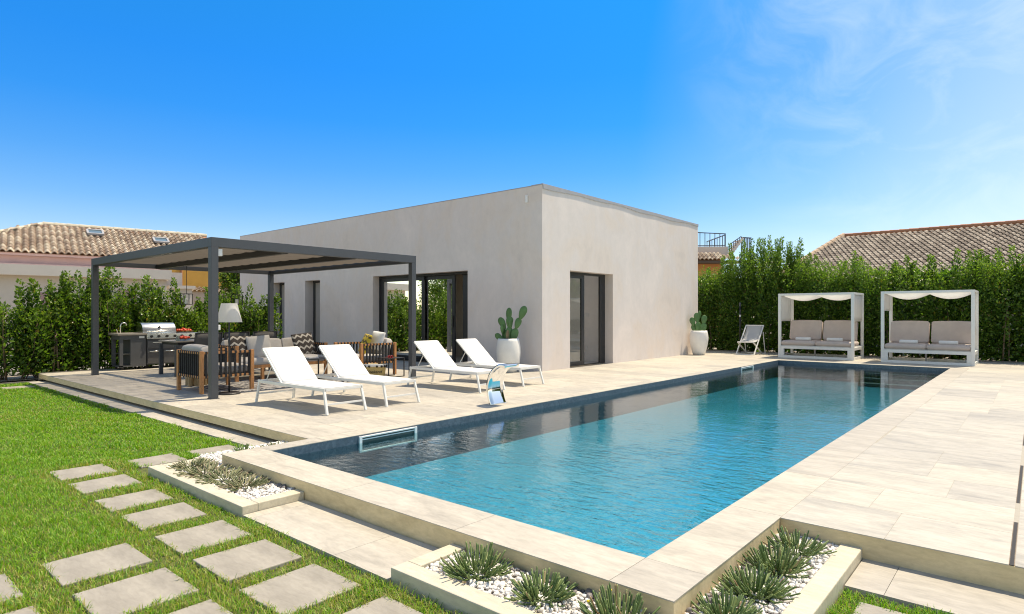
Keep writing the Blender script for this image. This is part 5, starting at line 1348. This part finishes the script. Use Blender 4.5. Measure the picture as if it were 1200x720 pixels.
tree('dark green tree between the ochre house and the villa wall', 13.9, 29.0, 4.3, 1.15, 14000, 91, M['leaf'])

tree('bushy green tree beyond the left edge of the garden, mirrored in the sliding door', 1.5, 21.7, 4.6, 1.5, 16000, 92, M['leaf_l'])

# right: long aged tile roof beyond the hedge
t = thing('tiled_house', 'house with a long aged tile roof rising behind the hedge on the right', 'house', (33.3, 7.15, 0))
rz = 5.06; S_ = Vector((3.0, -.85, 1.24))      # up the slope towards the ridge
O_ = Vector((-6.0, 1.7, rz - 2.48)); U_ = Vector((-.03, -1, 0))
Nl = S_.length * 2
roof_plane(t, O_, U_, S_, 13.0, Nl, M['tiles_far'], pitch=.21, course=.31, amp=.07, step=.045)
ridge(t, (0, 0, rz + .03), (-.4, -13, rz + .03), M['tiles_far_ridge'] if 'tiles_far_ridge' in M else M['terracotta'], .12)
ridge(t, O_ + Vector((0, .05, .07)), (0, 0.05, rz + .07), pmat('pale_verge_tile', (.46, .34, .24), .85, var=.2), .13, 'verge_tiles')
mb = MB(); mb.bar(O_ + Vector((0, .16, -.10)), Vector((0, .16, rz - .10)), .10, .22); mb.build('fascia', pmat('red_fascia', (.36, .16, .10), .8), t)
mb = MB()
for a in (0,):
    p = [O_, O_ + U_ * 13, Vector((-.4, -13, rz)), Vector((0, 0, rz))]; mb.add([q_ - Vector((0, 0, .05)) for q_ in p], [(0, 1, 2, 3)])
mb.add([(0, 0, rz), (-.4, -13, rz), (6, -15, rz - 2.5), (6, -1.7, rz - 2.5)], [(0, 1, 2, 3)]); mb.build('roof_deck', M['terracotta'], t)
mb = MB(); mb.add([(-5.3, 1.2, -.2), (-5.3, -12, -.2), (5, -13, -.2), (5, -1.6, -.2), (-5.3, 1.2, rz - 2.4), (-5.3, -12, rz - 2.4), (5, -13, rz - 2.4), (5, -1.6, rz - 2.4)], [(0, 1, 5, 4), (1, 2, 6, 5), (2, 3, 7, 6), (3, 0, 4, 7)]); mb.add([(-5.3, 1.2, rz - 2.4), (5, -1.6, rz - 2.4), (0, -.1, rz - .06)], [(0, 1, 2)]); mb.build('wall', M['cream_wall'], t)

# orange house with a roof terrace behind the villa; local x runs across the picture
t = thing('orange_house', 'orange house with a railed roof terrace, just right of the villa above the hedge', 'house', (34.1, 16.45, 0), -R(49.5))
mb = MB(); mb.box(-4, 2.9, 0, 6, -.2, 4.75); mb.build('wall', M['orange_wall'], t)
roof_plane(t, (-4.2, -.9, 4.45), (1, 0, 0), (0, 1, .50), 8.0, 1.3, M['tiles'], pitch=.24, course=.35, u1=lambda v: 1 - .22 * v)
mb = MB(); mb.box(-4.1, 3.7, -.85, .02, 4.26, 4.40); mb.build('eave', pmat('dark_eave_wood', (.10, .07, .05), .8), t)
mb = MB(); mb.box(-4, 3.35, .4, .6, 4.75, 5.35); mb.box(3.15, 3.35, .6, 6, 4.75, 5.35); mb.build('parapet', M['cream_wall'], t)
mb = MB()
for k in range(25): mb.bar((-4 + .3 * k, .5, 5.35), (-4 + .3 * k, .5, 6.45 - .014 * k), .035, .035)
mb.bar((-4, .5, 6.46), (3.25, .5, 6.12), .05, .05); mb.bar((-4, .5, 5.45), (3.25, .5, 5.42), .04, .04)
mb.build('railing', M['metal_dark'], t); mb = MB(); mb.bar((3.25, .55, 6.07), (3.25, 4.1, 6.07), .05, .05)
for k in range(8): mb.bar((3.25, .55 + .5 * k, 5.35), (3.25, .55 + .5 * k, 6.06), .035, .035)
mb.build('side_railing', M['metal_dark'], t)
mb = MB(); mb.add([(-4, .47, 5.5), (2.2, .47, 5.5), (2.2, .47, 6.14), (-4, .47, 6.42)], [(0, 1, 2, 3)]); mb.build('glass_panel', M['clear'], t)
st = MB(); 
for k in range(8): st.bar((3.42 + .105 * k, .3, 4.75 + .14 * k), (3.42 + .105 * k, 1.3, 4.75 + .14 * k), .2, .05)
st.bar((3.38, .25, 4.7), (4.2, .25, 5.85), .10, .11)
s_ = st.build('outer_stair', M['cream_wall'], t)
mb = MB(); 
for k in range(7): mb.bar((4.12 + .095 * k, .3, 4.6), (4.12 + .095 * k, .3, 5.88), .045, .045)
mb.bar((4.1, .3, 5.88), (4.72, .3, 5.84), .06, .06)
for k in range(6): mb.bar((3.42 + .12 * k, .3, 4.9 + .16 * k), (3.42 + .12 * k, .3, 5.45 + .09 * k), .03, .03)
mb.bar((3.4, .3, 5.45), (4.12, .3, 5.95), .04, .04)
mb.build('stair_railing', M['metal_dark'], t)

# ------------------------------------------------------------------ light, sky, camera
SUN = Vector((.42, -.17, 1)).normalized()
EL = math.asin(SUN.z); AZ = math.atan2(SUN.x, SUN.y)
w = bpy.data.worlds.new('World'); scene.world = w; w.use_nodes = True
nt = w.node_tree; bg = nt.nodes['Background']
sky = N(nt, 'ShaderNodeTexSky', sky_type='NISHITA'); sky.sun_disc = False; sky.sun_elevation = EL; sky.sun_rotation = AZ
sky.altitude = 100; sky.air_density = 1.0; sky.dust_density = 0.35; sky.ozone_density = 2.5
hs = N(nt, 'ShaderNodeHueSaturation', Saturation=1.45, Value=1.0); # a deep azure band above a pale horizon, as through a polarising filter; neutral overhead
tcz = N(nt, 'ShaderNodeTexCoord'); spz = N(nt, 'ShaderNodeSeparateXYZ'); nt.links.new(tcz.outputs['Generated'], spz.inputs[0])
BAND = [(0.0, (.62, .70, .78)), (.10, (.52, .63, .78)), (.16, (.30, .55, .80)), (.22, (.16, .51, .86)), (.29, (.055, .49, .94)), (.36, (.025, .50, 1.0)), (.46, (.015, .55, 1.0)), (.60, (.9, .95, 1.0)), (.74, (1.25, 1.12, 1.0)), (1.0, (1.25, 1.12, 1.0))]
band = ramp(nt, spz.outputs['Z'], [(p, tuple(k / 2.5 for k in c)) for p, c in BAND])
sk2 = N(nt, 'ShaderNodeVectorMath', operation='SCALE'); sk2.inputs['Scale'].default_value = 2.5; nt.links.new(band, sk2.inputs[0])
# away from the plane of polarisation (behind the camera) the sky is hazier and paler
dd = N(nt, 'ShaderNodeVectorMath', operation='DOT_PRODUCT'); dd.inputs[1].default_value = (.76, .65, 0); nt.links.new(tcz.outputs['Generated'], dd.inputs[0])
pol = ramp(nt, dd.outputs['Value'], [(0.0, 0.0), (0.38, 1.0)])
skyc = mixc(nt, pol, mixc(nt, 1.0, sky.outputs[0], (1.0, .93, .84), 'MULTIPLY'), mixc(nt, 1.0, sky.outputs[0], sk2.outputs[0], 'MULTIPLY'))
# thin cirrus high on the right
tc = N(nt, 'ShaderNodeTexCoord'); mp = N(nt, 'ShaderNodeMapping'); mp.inputs['Scale'].default_value = (1.6, 3.2, 5.0); mp.inputs['Rotation'].default_value = (R(20), R(35), R(25))
nt.links.new(tc.outputs['Generated'], mp.inputs['Vector'])
n1 = N(nt, 'ShaderNodeTexNoise', Scale=2.6, Detail=10.0, Roughness=0.62, Distortion=0.8); nt.links.new(mp.outputs['Vector'], n1.inputs['Vector'])
dt = N(nt, 'ShaderNodeVectorMath', operation='DOT_PRODUCT'); dt.inputs[1].default_value = Vector((.895, -.03, .40)).normalized(); nt.links.new(tc.outputs['Generated'], dt.inputs[0])
msk = ramp(nt, dt.outputs['Value'], [(0.90, 0.0), (0.985, 1.0)])
cl = ramp(nt, n1.outputs['Fac'], [(0.42, 0.0), (0.72, 1.0)])
mm = N(nt, 'ShaderNodeMath', operation='MULTIPLY'); nt.links.new(msk, mm.inputs[0]); nt.links.new(cl, mm.inputs[1])
m2 = N(nt, 'ShaderNodeMath', operation='MULTIPLY'); nt.links.new(mm.outputs[0], m2.inputs[0]); m2.inputs[1].default_value = 0.19
sp2 = N(nt, 'ShaderNodeVectorMath', operation='DOT_PRODUCT'); sp2.inputs[1].default_value = Vector((.92, -.39, .12)).normalized(); nt.links.new(tc.outputs['Generated'], sp2.inputs[0])
veil = ramp(nt, sp2.outputs['Value'], [(0.62, 0.0), (0.80, 0.16), (1.0, 0.62)])
nt.links.new(mixc(nt, m2.outputs[0], mixc(nt, veil, skyc, (3.9, 4.5, 5.2)), (5.6, 5.9, 6.2)), bg.inputs['Color'])
bg.inputs['Strength'].default_value = 0.15
sd_ = bpy.data.lights.new('sun', 'SUN'); sd_.energy = 3.7; sd_.angle = R(0.53); sd_.color = (1.0, .925, .79)
so = link(bpy.data.objects.new('sun', sd_)); so.rotation_euler = (-SUN).to_track_quat('-Z', 'Y').to_euler(); so.location = (6, 4, 30)

cam = bpy.data.cameras.new('camera'); co = link(bpy.data.objects.new('camera', cam)); scene.camera = co
co.location = (0, 0, 1.3); co.rotation_euler = (R(90), 0, math.atan(616 / 721.5) - R(90))
cam.sensor_width = 36; cam.lens = 36 * 721.5 / 1200; cam.shift_y = 8 / 1200; cam.clip_start = .05; cam.clip_end = 2000

scene.view_settings.view_transform = 'Standard'; scene.view_settings.look = 'None'; scene.view_settings.exposure = 0.70
scene.view_settings.use_white_balance = True; scene.view_settings.white_balance_temperature = 7400; scene.view_settings.white_balance_tint = 10; scene.view_settings.gamma = 1
scene.render.engine = 'CYCLES'
cy = scene.cycles
cy.filter_width = 1.1; cy.use_denoising = True; cy.max_bounces = 8; cy.diffuse_bounces = 6; cy.glossy_bounces = 4; cy.transmission_bounces = 6; cy.transparent_max_bounces = 12
cy.caustics_reflective = False; cy.caustics_refractive = False; cy.sample_clamp_indirect = 6.0
